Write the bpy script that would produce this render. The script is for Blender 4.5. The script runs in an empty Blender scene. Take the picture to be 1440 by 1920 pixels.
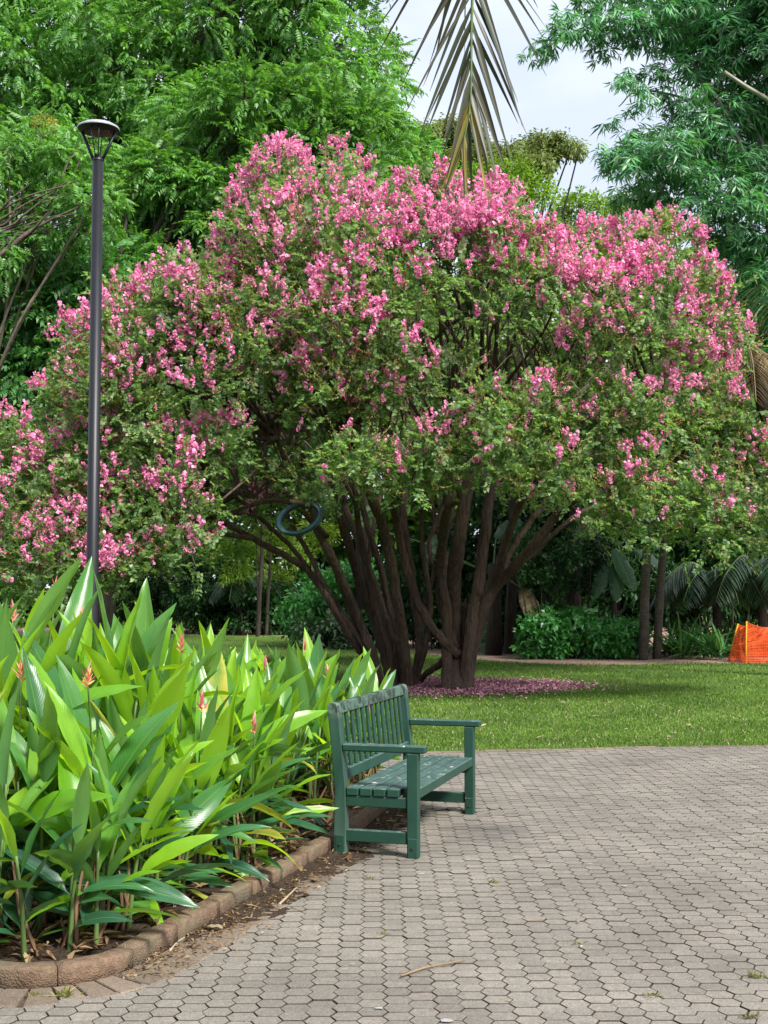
import bpy, math, random
import numpy as np
from mathutils import Vector, Matrix, Euler
from math import radians, sin, cos, pi, sqrt, atan2

SC = bpy.context.scene
COL = SC.collection
# ------------------------------------------------------------------ camera
F, CX, CY, H0 = 2400.0, 720.0, 960.0, 1.58
PITCH = math.atan(145.0 / F)
cd = bpy.data.cameras.new('camera'); cam = bpy.data.objects.new('camera', cd); COL.objects.link(cam)
cd.sensor_fit = 'VERTICAL'; cd.sensor_height = 24.0; cd.lens = F / 1920.0 * 24.0
cd.clip_start = 0.05; cd.clip_end = 2000
cam.location = (0, 0, H0); cam.rotation_euler = (pi / 2 + PITCH, 0, 0)
SC.camera = cam
# ------------------------------------------------------------------ sky and sun
SUN_EL, SUN_AZ = radians(45), radians(141)          # azimuth clockwise from +Y
w = bpy.data.worlds.new('World'); SC.world = w; w.use_nodes = True
nt = w.node_tree; nt.nodes.clear()
out = nt.nodes.new('ShaderNodeOutputWorld'); bg = nt.nodes.new('ShaderNodeBackground')
sky = nt.nodes.new('ShaderNodeTexSky'); sky.sky_type = 'NISHITA'; sky.sun_disc = False
sky.sun_elevation = SUN_EL; sky.sun_rotation = SUN_AZ; sky.air_density = 1.0; sky.dust_density = 3.0
tc = nt.nodes.new('ShaderNodeTexCoord')
mp = nt.nodes.new('ShaderNodeMapping'); mp.inputs['Scale'].default_value = (1.2, 1.2, 3.0)
nz = nt.nodes.new('ShaderNodeTexNoise'); nz.inputs['Scale'].default_value = 2.6; nz.inputs['Detail'].default_value = 5; nz.inputs['Roughness'].default_value = .5
cr = nt.nodes.new('ShaderNodeValToRGB')
cr.color_ramp.elements[0].position = .36; cr.color_ramp.elements[0].color = (2.95, 3.25, 3.95, 1)
cr.color_ramp.elements[1].position = .62; cr.color_ramp.elements[1].color = (4.15, 4.35, 4.8, 1)
mx = nt.nodes.new('ShaderNodeMix'); mx.data_type = 'RGBA'; mx.inputs[0].default_value = .88
nt.links.new(tc.outputs['Generated'], mp.inputs['Vector']); nt.links.new(mp.outputs[0], nz.inputs['Vector'])
nt.links.new(nz.outputs['Fac'], cr.inputs[0]); nt.links.new(sky.outputs[0], mx.inputs[6]); nt.links.new(cr.outputs[0], mx.inputs[7])
nt.links.new(mx.outputs[2], bg.inputs['Color']); bg.inputs['Strength'].default_value = 0.1
nt.links.new(bg.outputs[0], out.inputs['Surface'])
sl = bpy.data.lights.new('sun', 'SUN'); so = bpy.data.objects.new('sun', sl); COL.objects.link(so)
sl.energy = 2.9; sl.angle = radians(12); sl.color = (1, .965, .91)
sd = Vector((sin(SUN_AZ) * cos(SUN_EL), cos(SUN_AZ) * cos(SUN_EL), sin(SUN_EL)))
so.rotation_euler = sd.to_track_quat('Z', 'Y').to_euler(); so.location = sd * 60
SC.view_settings.view_transform = 'Standard'; SC.view_settings.look = 'None'
SC.view_settings.exposure = 1.55; SC.view_settings.gamma = 1.0; SC.view_settings.use_curve_mapping = False
SC.render.engine = 'CYCLES'
SC.cycles.max_bounces = 7; SC.cycles.diffuse_bounces = 3; SC.cycles.glossy_bounces = 2
SC.cycles.transmission_bounces = 4; SC.cycles.transparent_max_bounces = 4
SC.cycles.caustics_reflective = False; SC.cycles.caustics_refractive = False
SC.cycles.use_denoising = True

# ------------------------------------------------------------------ helpers
FW = np.array([0, cos(PITCH), sin(PITCH)]); UP = np.array([0, -sin(PITCH), cos(PITCH)]); RT = np.array([1.0, 0, 0])
def ray(px, py): return FW + RT * (px - CX) / F - UP * (py - CY) / F
def P(px, py, Y):                       # the point seen at a pixel, at depth Y
    d = ray(px, py); t = Y / d[1]; return np.array([t * d[0], Y, H0 + t * d[2]])
def G(px, py, z=0.0):                   # the point of the ground seen at a pixel
    d = ray(px, py); t = (z - H0) / d[2]; return np.array([t * d[0], t * d[1], z])
rng = np.random.default_rng(11)
random.seed(5)

FLAT = {'paver', 'paver_field', 'edging_brick', 'border_brick', 'louvre', 'blossom', 'blossom_cluster'}
def mesh_np(name, v, f, mats=(), smooth=False, uv=None):
    v = np.asarray(v, np.float32).reshape(-1, 3); f = np.asarray(f, np.int32)
    m = bpy.data.meshes.new(name); k = f.shape[1]; n = f.shape[0]
    m.vertices.add(len(v)); m.vertices.foreach_set('co', v.ravel())
    m.loops.add(n * k); m.loops.foreach_set('vertex_index', f.ravel())
    m.polygons.add(n); m.polygons.foreach_set('loop_start', np.arange(0, n * k, k, dtype=np.int32))
    m.polygons.foreach_set('loop_total', np.full(n, k, np.int32))
    m.polygons.foreach_set('use_smooth', np.full(n, name not in FLAT))
    if uv is not None:
        l = m.uv_layers.new(name='UVMap'); l.data.foreach_set('uv', np.asarray(uv, np.float32)[f.ravel()].ravel())
    m.update(calc_edges=True); m.validate()
    for a in mats: m.materials.append(a)
    return m
def obj(name, mesh, parent=None, loc=(0, 0, 0)):
    o = bpy.data.objects.new(name, mesh); COL.objects.link(o); o.location = loc
    if parent is not None: o.parent = parent
    return o
def tag(o, label=None, cat=None, group=None, kind=None):
    if label: o['label'] = label
    if cat: o['category'] = cat
    if group: o['group'] = group
    if kind: o['kind'] = kind
    return o
def thing(name, label, cat, loc, group=None, rot=(0, 0, 0)):
    o = bpy.data.objects.new(name, None); COL.objects.link(o); o.empty_display_size = .2
    o.location = [float(a) for a in loc]; o.rotation_euler = rot
    return tag(o, label, cat, group)
def part(name, v, f, mat, root, smooth=False, uv=None, kind=None):   # v given in world coordinates
    v = np.asarray(v, float).reshape(-1, 3)
    base = np.zeros(3); r = root
    while r is not None: base = base + np.array(r.location); r = r.parent
    o = obj(name, mesh_np(name, v - base, f, [mat], smooth, uv), root)
    if kind: o['kind'] = kind
    return o
class MB:                               # gathers quads (a triangle repeats its last corner)
    def __init__(s): s.v = []; s.f = []; s.n = 0
    def add(s, v, f):
        v = np.asarray(v, float).reshape(-1, 3); s.v.append(v); s.f.append(np.asarray(f, np.int64) + s.n); s.n += len(v); return s
    def out(s): return np.concatenate(s.v), np.concatenate(s.f)
def box_v(x0, x1, y0, y1, z0, z1, b=0.0):
    """a box with bevelled edges (24 corner points) or plain"""
    if b <= 0:
        v = [(x, y, z) for x in (x0, x1) for y in (y0, y1) for z in (z0, z1)]
        f = [(0, 1, 3, 2), (4, 6, 7, 5), (0, 4, 5, 1), (2, 3, 7, 6), (0, 2, 6, 4), (1, 5, 7, 3)]
        return np.array(v, float), np.array(f)
    X, Y, Z = (x0, x1), (y0, y1), (z0, z1); S = (1, -1)
    v = []; idx = {}
    for i in (0, 1):
        for j in (0, 1):
            for k in (0, 1):
                c = (X[i], Y[j], Z[k]); d = (S[i] * b, S[j] * b, S[k] * b)
                for a in range(3):
                    q = [c[t] + (0 if t == a else d[t]) for t in range(3)]
                    idx[(i, j, k, a)] = len(v); v.append(q)
    f = []
    def I(i, j, k, a): return idx[(i, j, k, a)]
    for a in range(3):
        for s in (0, 1):
            q = []
            for (m, n) in ((0, 0), (1, 0), (1, 1), (0, 1)):
                c = [0, 0, 0]; c[a] = s; c[(a + 1) % 3] = m; c[(a + 2) % 3] = n; q.append(I(*c, a))
            f.append(q if s else q[::-1])
    for a in range(3):                  # edges running along axis a
        b1, b2 = (a + 1) % 3, (a + 2) % 3
        for m in (0, 1):
            for n in (0, 1):
                c0 = [0, 0, 0]; c0[b1] = m; c0[b2] = n; c1 = list(c0); c1[a] = 1
                q = [I(*c0, b1), I(*c1, b1), I(*c1, b2), I(*c0, b2)]
                f.append(q if (m ^ n) else q[::-1])
    for i in (0, 1):
        for j in (0, 1):
            for k in (0, 1):
                f.append([I(i, j, k, 0), I(i, j, k, 1), I(i, j, k, 2), I(i, j, k, 2)])
    return np.array(v, float), np.array(f)
def fix(f):                             # quads with a doubled corner as a list of tuples
    return [tuple(dict.fromkeys(q)) for q in f.tolist()]
def mesh_py(name, v, f, mats, smooth=False):
    m = bpy.data.meshes.new(name); m.from_pydata([tuple(a) for a in v], [], fix(np.asarray(f)))
    for a in mats: m.materials.append(a)
    if smooth: m.shade_smooth()
    m.update(); return m
def tube(pts, rad, sides=8, bump=0.0, seed=0, cap=True):
    pts = np.asarray(pts, float); n = len(pts); rad = np.broadcast_to(np.asarray(rad, float), (n,))
    r_ = np.random.default_rng(seed)
    t = np.gradient(pts, axis=0); t /= np.linalg.norm(t, axis=1)[:, None] + 1e-9
    ref = np.array([0, 1.0, 0]) if abs(t[0][1]) < .8 else np.array([1.0, 0, 0])
    v = []; a = np.arange(sides) * 2 * pi / sides
    prof = 1 + bump * r_.uniform(-1, 1, sides)
    for i in range(n):
        u = np.cross(ref, t[i]); u /= np.linalg.norm(u) + 1e-9; q = np.cross(t[i], u); ref = np.cross(u, t[i]) * -1 if False else ref
        rr = rad[i] * (prof + bump * .6 * r_.uniform(-1, 1, sides))
        v.append(pts[i] + rr[:, None] * (np.cos(a)[:, None] * u + np.sin(a)[:, None] * q))
    v = np.concatenate(v); f = []
    for i in range(n - 1):
        for j in range(sides):
            k = (j + 1) % sides; f.append((i * sides + j, i * sides + k, (i + 1) * sides + k, (i + 1) * sides + j))
    if cap:
        v = np.concatenate([v, pts[:1], pts[-1:]]); c0, c1 = n * sides, n * sides + 1
        for j in range(0, sides, 2):
            f.append((c0, (j + 2) % sides, j + 1, j)); b = (n - 1) * sides
            f.append((c1, b + j, b + j + 1, b + (j + 2) % sides))
    return v, np.array(f)
def smooth_path(p, n=6):                # Catmull-Rom
    p = [np.asarray(a, float) for a in p]; p = [2 * p[0] - p[1]] + p + [2 * p[-1] - p[-2]]; o = []
    for i in range(1, len(p) - 2):
        for k in range(n):
            t = k / n; a, b, c, d = p[i - 1], p[i], p[i + 1], p[i + 2]
            o.append(.5 * ((2 * b) + (c - a) * t + (2 * a - 5 * b + 4 * c - d) * t * t + (3 * b - a - 3 * c + d) * t ** 3))
    o.append(p[-2]); return np.array(o)
def scatter(tv, tf, pos, B, s):
    """copies of a small template (tv, tf) at pos with bases B (columns x, y, z) and scales s, in one array"""
    tv = np.asarray(tv, float); tf = np.asarray(tf); N = len(pos)
    v = pos[:, None, :] + np.einsum('nij,vj->nvi', B, tv) * np.asarray(s).reshape(-1, 1, 1)
    f = tf[None] + (np.arange(N) * len(tv))[:, None, None]
    return v.reshape(-1, 3), f.reshape(-1, tf.shape[1])
def bases(x, up):
    x = x / (np.linalg.norm(x, axis=1)[:, None] + 1e-9); y = np.cross(up, x); y /= np.linalg.norm(y, axis=1)[:, None] + 1e-9
    z = np.cross(x, y); return np.stack([x, y, z], axis=2)
def rdir(n): d = rng.normal(size=(n, 3)); return d / np.linalg.norm(d, axis=1)[:, None]
def leafquad(L, wd, p0=(0, 0, 0), d=(1, 0, 0), nrm=(0, 0, 1), fold=.25, droop=.1):
    p0 = np.array(p0, float); d = np.array(d, float); d /= np.linalg.norm(d); nrm = np.array(nrm, float)
    y = np.cross(nrm, d); y /= np.linalg.norm(y) + 1e-9; z = np.cross(d, y)
    return [p0, p0 + d * L * .45 + y * wd / 2 + z * wd * fold, p0 + d * L - z * droop * L, p0 + d * L * .45 - y * wd / 2 + z * wd * fold]
QUAD = np.array([[0, 1, 2, 3]])
def quads(lst): return np.array(lst, float).reshape(-1, 3), np.arange(len(lst) * 4).reshape(-1, 4)
def cloud(blobs, tpl, dens, size, droop=0.0, upw=.35, jit=.5, inner=.55, squash=.85):
    """leaf sprays over and inside rounded clumps; blobs = (centre, radius) ; dens = sprays per square metre of clump surface"""
    V = []; Fc = []; n0 = 0
    for (c, R) in blobs:
        n = max(3, int(dens * R * R * 6))
        u = rdir(n); u = u[(u[:, 2] > -.35) | (rng.random(n) < .45)]; n = len(u)
        lump = 1 + .22 * np.sin(u[:, 0] * 5 + c[0] * 7) * np.sin(u[:, 1] * 4.3 + c[1] * 3) + .2 * np.sin(u[:, 2] * 6 + c[2] * 5)
        r = R * (inner + (1 - inner) * np.sqrt(rng.random(n))) * lump
        pos = np.asarray(c) + u * r[:, None] * np.array([1, 1, squash])
        x = u + rdir(n) * jit + np.array([0, 0, upw - droop])
        up = np.array([0, 0, 1.0]) + rdir(n) * .45 + u * .3
        t = tpl[rng.integers(len(tpl))] if isinstance(tpl, list) else tpl
        v, f = scatter(t[0], t[1], pos, bases(x, up), rng.uniform(size[0], size[1], n))
        V.append(v); Fc.append(f + n0); n0 += len(v)
    return np.concatenate(V), np.concatenate(Fc)
def blob(px, py, Y, rpx): return (P(px, py, Y), rpx * Y / F)
def inpoly(x, y, poly):
    x = np.asarray(x, float); y = np.asarray(y, float); p0 = np.asarray(poly, float); p1 = np.roll(p0, -1, 0); sh = x.shape; X = x.reshape(-1, 1); Y = y.reshape(-1, 1)
    c = ((p0[:, 1] > Y) != (p1[:, 1] > Y)) & (X < (p1[:, 0] - p0[:, 0]) * (Y - p0[:, 1]) / (p1[:, 1] - p0[:, 1] + 1e-12) + p0[:, 0])
    return (c.sum(1) % 2 == 1).reshape(sh)
def segdist(x, y, poly, closed=True):
    x = np.asarray(x, float); y = np.asarray(y, float); p0 = np.asarray(poly, float); p1 = np.roll(p0, -1, 0)
    if not closed: p0, p1 = p0[:-1], p1[:-1]
    e = p1 - p0; ee = (e * e).sum(1) + 1e-12; sh = x.shape; X = x.reshape(-1); Y = y.reshape(-1); out_ = np.empty(len(X))
    for i in range(0, len(X), 4000):
        dx = X[i:i + 4000, None] - p0[:, 0]; dy = Y[i:i + 4000, None] - p0[:, 1]; t = np.clip((dx * e[:, 0] + dy * e[:, 1]) / ee, 0, 1)
        out_[i:i + 4000] = np.sqrt(((dx - t * e[:, 0]) ** 2 + (dy - t * e[:, 1]) ** 2).min(1))
    return out_.reshape(sh)

# ------------------------------------------------------------------ materials
class NB:
    def __init__(s, name):
        s.m = bpy.data.materials.new(name); s.m.use_nodes = True; s.t = s.m.node_tree; s.t.nodes.clear()
        s.o = s.t.nodes.new('ShaderNodeOutputMaterial')
    def n(s, typ, **kw):
        a = s.t.nodes.new('ShaderNode' + typ)
        for k, v in kw.items(): setattr(a, k, v)
        return a
    def l(s, a, b): s.t.links.new(a, b)
    def pos(s, scale=(1, 1, 1), obj=False):
        g = s.n('TexCoord') if obj else s.n('NewGeometry'); m = s.n('Mapping'); m.inputs['Scale'].default_value = scale
        s.l(g.outputs['Object' if obj else 'Position'], m.inputs['Vector']); return m.outputs[0]
    def noise(s, vec, scale, detail=4, rough=.55):
        a = s.n('TexNoise'); a.inputs['Scale'].default_value = scale; a.inputs['Detail'].default_value = detail; a.inputs['Roughness'].default_value = rough
        if vec is not None: s.l(vec, a.inputs['Vector'])
        return a.outputs['Fac']
    def ramp(s, fac, stops):
        a = s.n('ValToRGB'); e = a.color_ramp.elements
        while len(e) < len(stops): e.new(.5)
        for i, (p, c) in enumerate(stops):
            e[i].position = p; e[i].color = (*c, 1) if not np.isscalar(c) else (c, c, c, 1)
        s.l(fac, a.inputs[0]); return a.outputs[0]
    def mix(s, fac, a, b, mode='MIX'):
        x = s.n('Mix'); x.data_type = 'RGBA'; x.blend_type = mode
        for ix, val in ((0, fac), (6, a), (7, b)):
            sock = x.inputs[ix]
            if isinstance(val, (int, float)): sock.default_value = val if ix == 0 else (val, val, val, 1)
            elif isinstance(val, tuple): sock.default_value = (*val, 1)
            else: s.l(val, sock)
        return x.outputs[2]
    def math(s, op, a, b=None):
        x = s.n('Math'); x.operation = op
        for i, v in enumerate((a, b)):
            if v is None: continue
            if isinstance(v, (int, float)): x.inputs[i].default_value = v
            else: s.l(v, x.inputs[i])
        return x.outputs[0]
    def bsdf(s, col, rough=.7, spec=.3, bump=None, bstr=.3, bdist=.01, metal=0.0):
        assert not isinstance(rough, tuple)
        p = s.n('BsdfPrincipled')
        for k, v in (('Base Color', col), ('Roughness', rough), ('Specular IOR Level', spec), ('Metallic', metal)):
            if isinstance(v, tuple): p.inputs[k].default_value = (*v, 1)
            elif isinstance(v, (int, float)): p.inputs[k].default_value = v
            else: s.l(v, p.inputs[k])
        if bump is not None:
            b = s.n('Bump'); b.inputs['Strength'].default_value = bstr; b.inputs['Distance'].default_value = bdist
            s.l(bump, b.inputs['Height']); s.l(b.outputs[0], p.inputs['Normal'])
        return p.outputs[0]
    def done(s, sh): s.l(sh, s.o.inputs['Surface']); return s.m
    def island(s):
        g = s.n('NewGeometry'); i = s.n('ObjectInfo')
        return s.math('FRACT', s.math('ADD', g.outputs['Random Per Island'], i.outputs['Random']))
def leafmat(name, cols, trans=.35, tcol=None, rough=.45, spec=.4, nscale=.6, nmix=.5):
    """foliage: a random tone per leaf, a slow drift of tone over the crown, light passing through"""
    b = NB(name); r = b.island(); k = len(cols)
    c = b.ramp(r, [(i / max(1, k - 1), cols[i]) for i in range(k)])
    n = b.noise(b.pos(), nscale, 2); c2 = b.mix(nmix, c, b.ramp(n, [(.35, .55), (.65, 1.35)]), 'MULTIPLY')
    p = b.bsdf(c2, rough, spec); t = b.n('BsdfTranslucent'); b.l(b.mix(1.0, c2, tcol or (1.5, 1.6, .6), 'MULTIPLY'), t.inputs['Color'])
    m = b.n('MixShader'); m.inputs[0].default_value = trans; b.l(p, m.inputs[1]); b.l(t.outputs[0], m.inputs[2])
    return b.done(m.outputs[0])
def plain(name, col, rough=.7, spec=.3, var=.25, nscale=20, stretch=(1, 1, 1), bstr=.3, bdist=.005, objc=False, metal=0.0):
    b = NB(name); n = b.noise(b.pos(stretch, objc), nscale, 6, .6)
    lo = tuple(c * (1 - var) for c in col); hi = tuple(min(1, c * (1 + var)) for c in col)
    return b.done(b.bsdf(b.ramp(n, [(.3, lo), (.7, hi)]), rough, spec, n, bstr, bdist, metal))

M = {}
def m_paver(name, c0, c1, c2, blotch=True):
    b = NB(name); pos = b.pos(); r = b.island()
    base = b.ramp(r, [(0, c0), (.5, c1), (1, c2)])
    v = b.n('TexVoronoi'); v.inputs['Scale'].default_value = 260; b.l(pos, v.inputs['Vector'])
    sp = b.ramp(v.outputs['Color'], [(.15, .62), (.5, 1.0), (.86, 1.45)])
    c = b.mix(.8, base, sp, 'MULTIPLY')
    big = b.noise(pos, 1.1, 4); c = b.mix(.7, c, b.ramp(big, [(.3, .74), (.7, 1.24)]), 'MULTIPLY')
    fine = b.noise(pos, 34, 6, .65); c = b.mix(.5, c, b.ramp(fine, [(.3, .7), (.7, 1.25)]), 'MULTIPLY')
    if blotch:                            # darker, slightly bluish patch before the bench, its edge broken by noise
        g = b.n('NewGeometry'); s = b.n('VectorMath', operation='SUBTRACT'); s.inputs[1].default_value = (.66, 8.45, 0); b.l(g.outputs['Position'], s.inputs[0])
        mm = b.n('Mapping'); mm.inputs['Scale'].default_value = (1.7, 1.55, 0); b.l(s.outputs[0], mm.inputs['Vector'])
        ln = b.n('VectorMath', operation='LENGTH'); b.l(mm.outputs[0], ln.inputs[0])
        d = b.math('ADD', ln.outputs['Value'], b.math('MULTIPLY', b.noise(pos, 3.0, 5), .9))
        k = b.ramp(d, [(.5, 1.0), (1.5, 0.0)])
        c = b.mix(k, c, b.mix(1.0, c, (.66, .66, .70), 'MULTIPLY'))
    h = b.mix(.5, v.outputs['Distance'], fine)
    return b.done(b.bsdf(c, .85, .25, h, .5, .004))
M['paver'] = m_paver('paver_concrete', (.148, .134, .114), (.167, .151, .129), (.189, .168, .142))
M['edge'] = m_paver('edging_brick_concrete', (.120, .092, .068), (.150, .116, .086), (.178, .140, .106), False)
M['sand'] = plain('joint_sand', (.070, .053, .040), .95, .1, .4, 40, bstr=.6)
def m_kerb():
    b = NB('kerb_concrete'); pos = b.pos(); r = b.island()
    base = b.ramp(r, [(0, (.13, .085, .055)), (1, (.18, .12, .08))]); n = b.noise(pos, 26, 8, .7); n2 = b.noise(pos, 3, 4)
    c = b.mix(.85, base, b.ramp(n, [(.3, .5), (.55, 1.0), (.75, 1.7)]), 'MULTIPLY')
    c = b.mix(b.ramp(n2, [(.45, 0.0), (.7, .7)]), c, (.12, .115, .075))
    v = b.n('TexVoronoi'); v.inputs['Scale'].default_value = 120; b.l(pos, v.inputs['Vector'])
    return b.done(b.bsdf(c, .9, .2, b.mix(.5, n, v.outputs['Distance']), .8, .01))
M['kerb'] = m_kerb()
def m_soil():
    b = NB('soil'); pos = b.pos(); n = b.noise(pos, 18, 8, .7); v = b.n('TexVoronoi'); v.inputs['Scale'].default_value = 55; b.l(pos, v.inputs['Vector'])
    c = b.ramp(n, [(.3, (.018, .012, .009)), (.6, (.05, .034, .024)), (.8, (.11, .08, .055))])
    return b.done(b.bsdf(c, .95, .15, b.mix(.5, n, v.outputs['Distance']), 1.0, .02))
M['soil'] = m_soil()
def m_mulch():
    b = NB('mulch'); pos = b.pos(); n = b.noise(pos, 9, 8, .75); v = b.n('TexVoronoi'); v.inputs['Scale'].default_value = 22; b.l(pos, v.inputs['Vector'])
    c = b.mix(.6, b.ramp(n, [(.3, (.12, .075, .055)), (.7, (.40, .29, .22))]), v.outputs['Color'], 'OVERLAY')
    c = b.mix(.4, c, (.26, .18, .14))
    return b.done(b.bsdf(c, .95, .15, b.mix(.5, n, v.outputs['Distance']), .8, .03))
M['mulch'] = m_mulch()
def m_lawn():
    b = NB('lawn_turf'); pos = b.pos(); n = b.noise(pos, .8, 4); f = b.noise(pos, 45, 6, .75); st = b.noise(b.pos((60, 12, 1)), 1.6, 5, .7)
    c = b.ramp(n, [(.3, (.048, .102, .016)), (.7, (.096, .146, .028))])
    c = b.mix(.9, c, b.ramp(f, [(.25, .45), (.75, 1.6)]), 'MULTIPLY'); c = b.mix(.5, c, b.ramp(st, [(.3, .6), (.7, 1.4)]), 'MULTIPLY')
    return b.done(b.bsdf(c, .9, .15, f, .8, .03))
M['lawn'] = m_lawn()
M['blade'] = leafmat('grass_blade', [(0.0581, 0.138, 0.0192), (0.1089, 0.2, 0.0288), (0.1815, 0.2621, 0.048)], .3, (1.3, 1.4, .5), .6, .2, .8, .5)
M['weed'] = leafmat('joint_weed', [(.10, .14, .02), (.16, .17, .03), (.2, .15, .05)], .25)
# bench paint
def m_paint():
    b = NB('bench_green_paint'); tcn = b.n('TexCoord'); pos = b.pos()
    n = b.noise(pos, 6, 5); f = b.noise(pos, 55, 6, .7)
    c = b.ramp(n, [(.3, (.008, .036, .024)), (.7, (.013, .052, .034))])
    g = b.n('NewGeometry'); sx = b.n('SeparateXYZ'); b.l(g.outputs['Normal'], sx.inputs[0])
    sz = b.n('SeparateXYZ'); b.l(g.outputs['Position'], sz.inputs[0])
    upf = b.ramp(sx.outputs['Z'], [(.4, 0.0), (.8, 1.0)])
    c = b.mix(b.math('MULTIPLY', b.ramp(b.noise(b.pos((3, 3, 3)), 6, 6, .7), [(.35, .15), (.65, .75)]), b.math('MULTIPLY', upf, .75)), c, (.13, .19, .185))                                          # chalky weathered top faces
    high = b.ramp(sz.outputs['Z'], [(.80, 0.0), (.84, 1.0)])
    chips = b.ramp(b.noise(pos, 11, 8, .8), [(.47, 0.0), (.53, 1.0)])
    c = b.mix(b.math('MULTIPLY', high, .65), c, (.095, .16, .122)); c = b.mix(b.math('MULTIPLY', chips, b.math('MULTIPLY', high, .92)), c, (.010, .016, .013))            # dark lichen on the top rail
    sp = b.ramp(b.noise(pos, 38, 5, .7), [(.60, 0.0), (.64, 1.0)]); c = b.mix(b.math('MULTIPLY', sp, .6), c, (.014, .045, .034))
    wt = b.ramp(b.noise(b.pos((1.0, 1.0, .5)), 13, 6, .75), [(.61, 0.0), (.64, 1.0)])
    c = b.mix(b.math('MULTIPLY', wt, b.math('MULTIPLY', upf, .8)), c, (.62, .64, .62))                    # bird lime
    pt = g.outputs['Pointiness']; c = b.mix(b.ramp(pt, [(.53, 0.0), (.60, .45)]), c, (.20, .27, .24))
    return b.done(b.bsdf(c, b.ramp(f, [(.3, .40), (.7, .62)]), .35, f, .15, .002))
M['paint'] = m_paint()
M['bolt'] = plain('rusty_bolt', (.05, .055, .05), .5, .5, .3, 60, metal=.6)
M['pole'] = plain('charcoal_powder_coat', (.007, .008, .011), .45, .35, .2, 30, (1, 1, .15), .05, .001)
M['lampw'] = plain('lamp_cap_metal', (.30, .31, .33), .35, .5, .12, 20, bstr=.05)
M['led'] = plain('lamp_louvre', (.07, .06, .06), .4, .5, .2, 20)
def m_bark(name, lo, hi, sc=(9, 9, 1.2)):
    b = NB(name); pos = b.pos(sc); n = b.noise(pos, 2.2, 7, .7); n2 = b.noise(b.pos(), 1.5, 4)
    c = b.ramp(n, [(.3, lo), (.7, hi)]); c = b.mix(.6, c, b.ramp(n2, [(.35, .65), (.65, 1.3)]), 'MULTIPLY')
    return b.done(b.bsdf(c, .85, .25, n, 1.0, .05))
M['bark'] = m_bark('crape_myrtle_bark', (.026, .017, .013), (.150, .100, .074), (14, 14, 1.1))
M['bark2'] = m_bark('dark_bark', (.018, .014, .012), (.07, .055, .045))
M['barkp'] = m_bark('palm_bark', (.045, .036, .028), (.15, .125, .10), (4, 4, 22))
M['twig'] = m_bark('grey_twig', (.06, .045, .035), (.20, .165, .13))
M['culm'] = plain('bamboo_culm', (.22, .22, .16), .5, .4, .3, 8, bstr=.1)
M['crape'] = leafmat('crape_leaf', [(0.063, 0.1383, 0.0486), (0.1231, 0.2305, 0.0778), (0.2053, 0.3241, 0.1216), (0.3422, 0.4321, 0.1947)], .54, (1.2, 1.3, .6), .42, .45, .7, .55)
M['crapenew'] = leafmat('crape_new_growth', [(0.2065, 0.2686, 0.0454), (0.3306, 0.3099, 0.0725), (0.3513, 0.2377, 0.0929), (0.2479, 0.1239, 0.062)], .35, (1.4, 1.3, .6), .5, .3, .9, .4)
def m_pink():
    b = NB('crape_blossom'); r = b.island(); pos = b.pos(); n = b.noise(pos, .55, 3); n1 = b.noise(pos, 5, 3)
    c = b.ramp(r, [(0, (.66, .095, .30)), (.3, (.78, .19, .42)), (.65, (.84, .33, .54)), (1, (.88, .54, .66))])
    c = b.mix(b.ramp(n, [(.40, 0.0), (.66, .55)]), c, (.80, .36, .52)); c = b.mix(b.ramp(n1, [(.45, 0.0), (.7, .45)]), c, (.66, .08, .29))
    p = b.bsdf(c, .75, .15); t = b.n('BsdfTranslucent'); b.l(c, t.inputs['Color']); m = b.n('MixShader'); m.inputs[0].default_value = .35
    b.l(p, m.inputs[1]); b.l(t.outputs[0], m.inputs[2]); return b.done(m.outputs[0])
M['pink'] = m_pink()
M['petal'] = leafmat('fallen_petal', [(.38, .13, .22), (.54, .24, .34), (.66, .38, .45), (.36, .20, .18)], .1, (1, 1, 1), .8, .1, 1.2, .4)
M['ail'] = leafmat('pinnate_leaf', [(0.0705, 0.2048, 0.058), (0.1267, 0.3074, 0.0787), (0.2199, 0.4378, 0.1242)], .38, (1.5, 1.6, .5), .42, .45, .22, .45)
M['ailb'] = leafmat('bright_pinnate_leaf', [(0.0697, 0.1914, 0.0428), (0.1125, 0.2723, 0.0605), (0.1768, 0.3478, 0.1008)], .40, (1.5, 1.6, .5), .42, .45, .3, .45)
M['aild'] = leafmat('dark_pinnate_leaf', [(0.0478, 0.1536, 0.0512), (0.0819, 0.2219, 0.0683), (0.1366, 0.2989, 0.0888)], .32, (1.4, 1.5, .5), .4, .45, .3, .4)
M['seed'] = leafmat('yellow_seed_spray', [(.20, .22, .03), (.30, .26, .05), (.36, .30, .04)], .3)
M['bam'] = leafmat('bamboo_leaf', [(0.0406, 0.1806, 0.0757), (0.0816, 0.291, 0.1105), (0.1603, 0.4223, 0.1308), (0.0875, 0.102, 0.0875)], .25, (1.4, 1.6, .7), .38, .5, .35, .5)
M['lime'] = leafmat('lime_leaf', [(0.1016, 0.2251, 0.0218), (0.1597, 0.2904, 0.0319), (0.2323, 0.3194, 0.0581)], .4, (1.4, 1.5, .5), .5, .3, .4, .4)
M['olive'] = leafmat('olive_leaf', [(0.0976, 0.1657, 0.043), (0.1657, 0.234, 0.0586), (0.234, 0.2536, 0.0877)], .35, (1.4, 1.4, .6), .5, .3, .4, .4)
M['under'] = leafmat('understorey_leaf', [(0.0162, 0.0518, 0.0162), (0.0292, 0.0891, 0.0243), (0.0486, 0.1377, 0.0356)], .2, (1.3, 1.5, .5), .35, .5, .5, .5)
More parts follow.
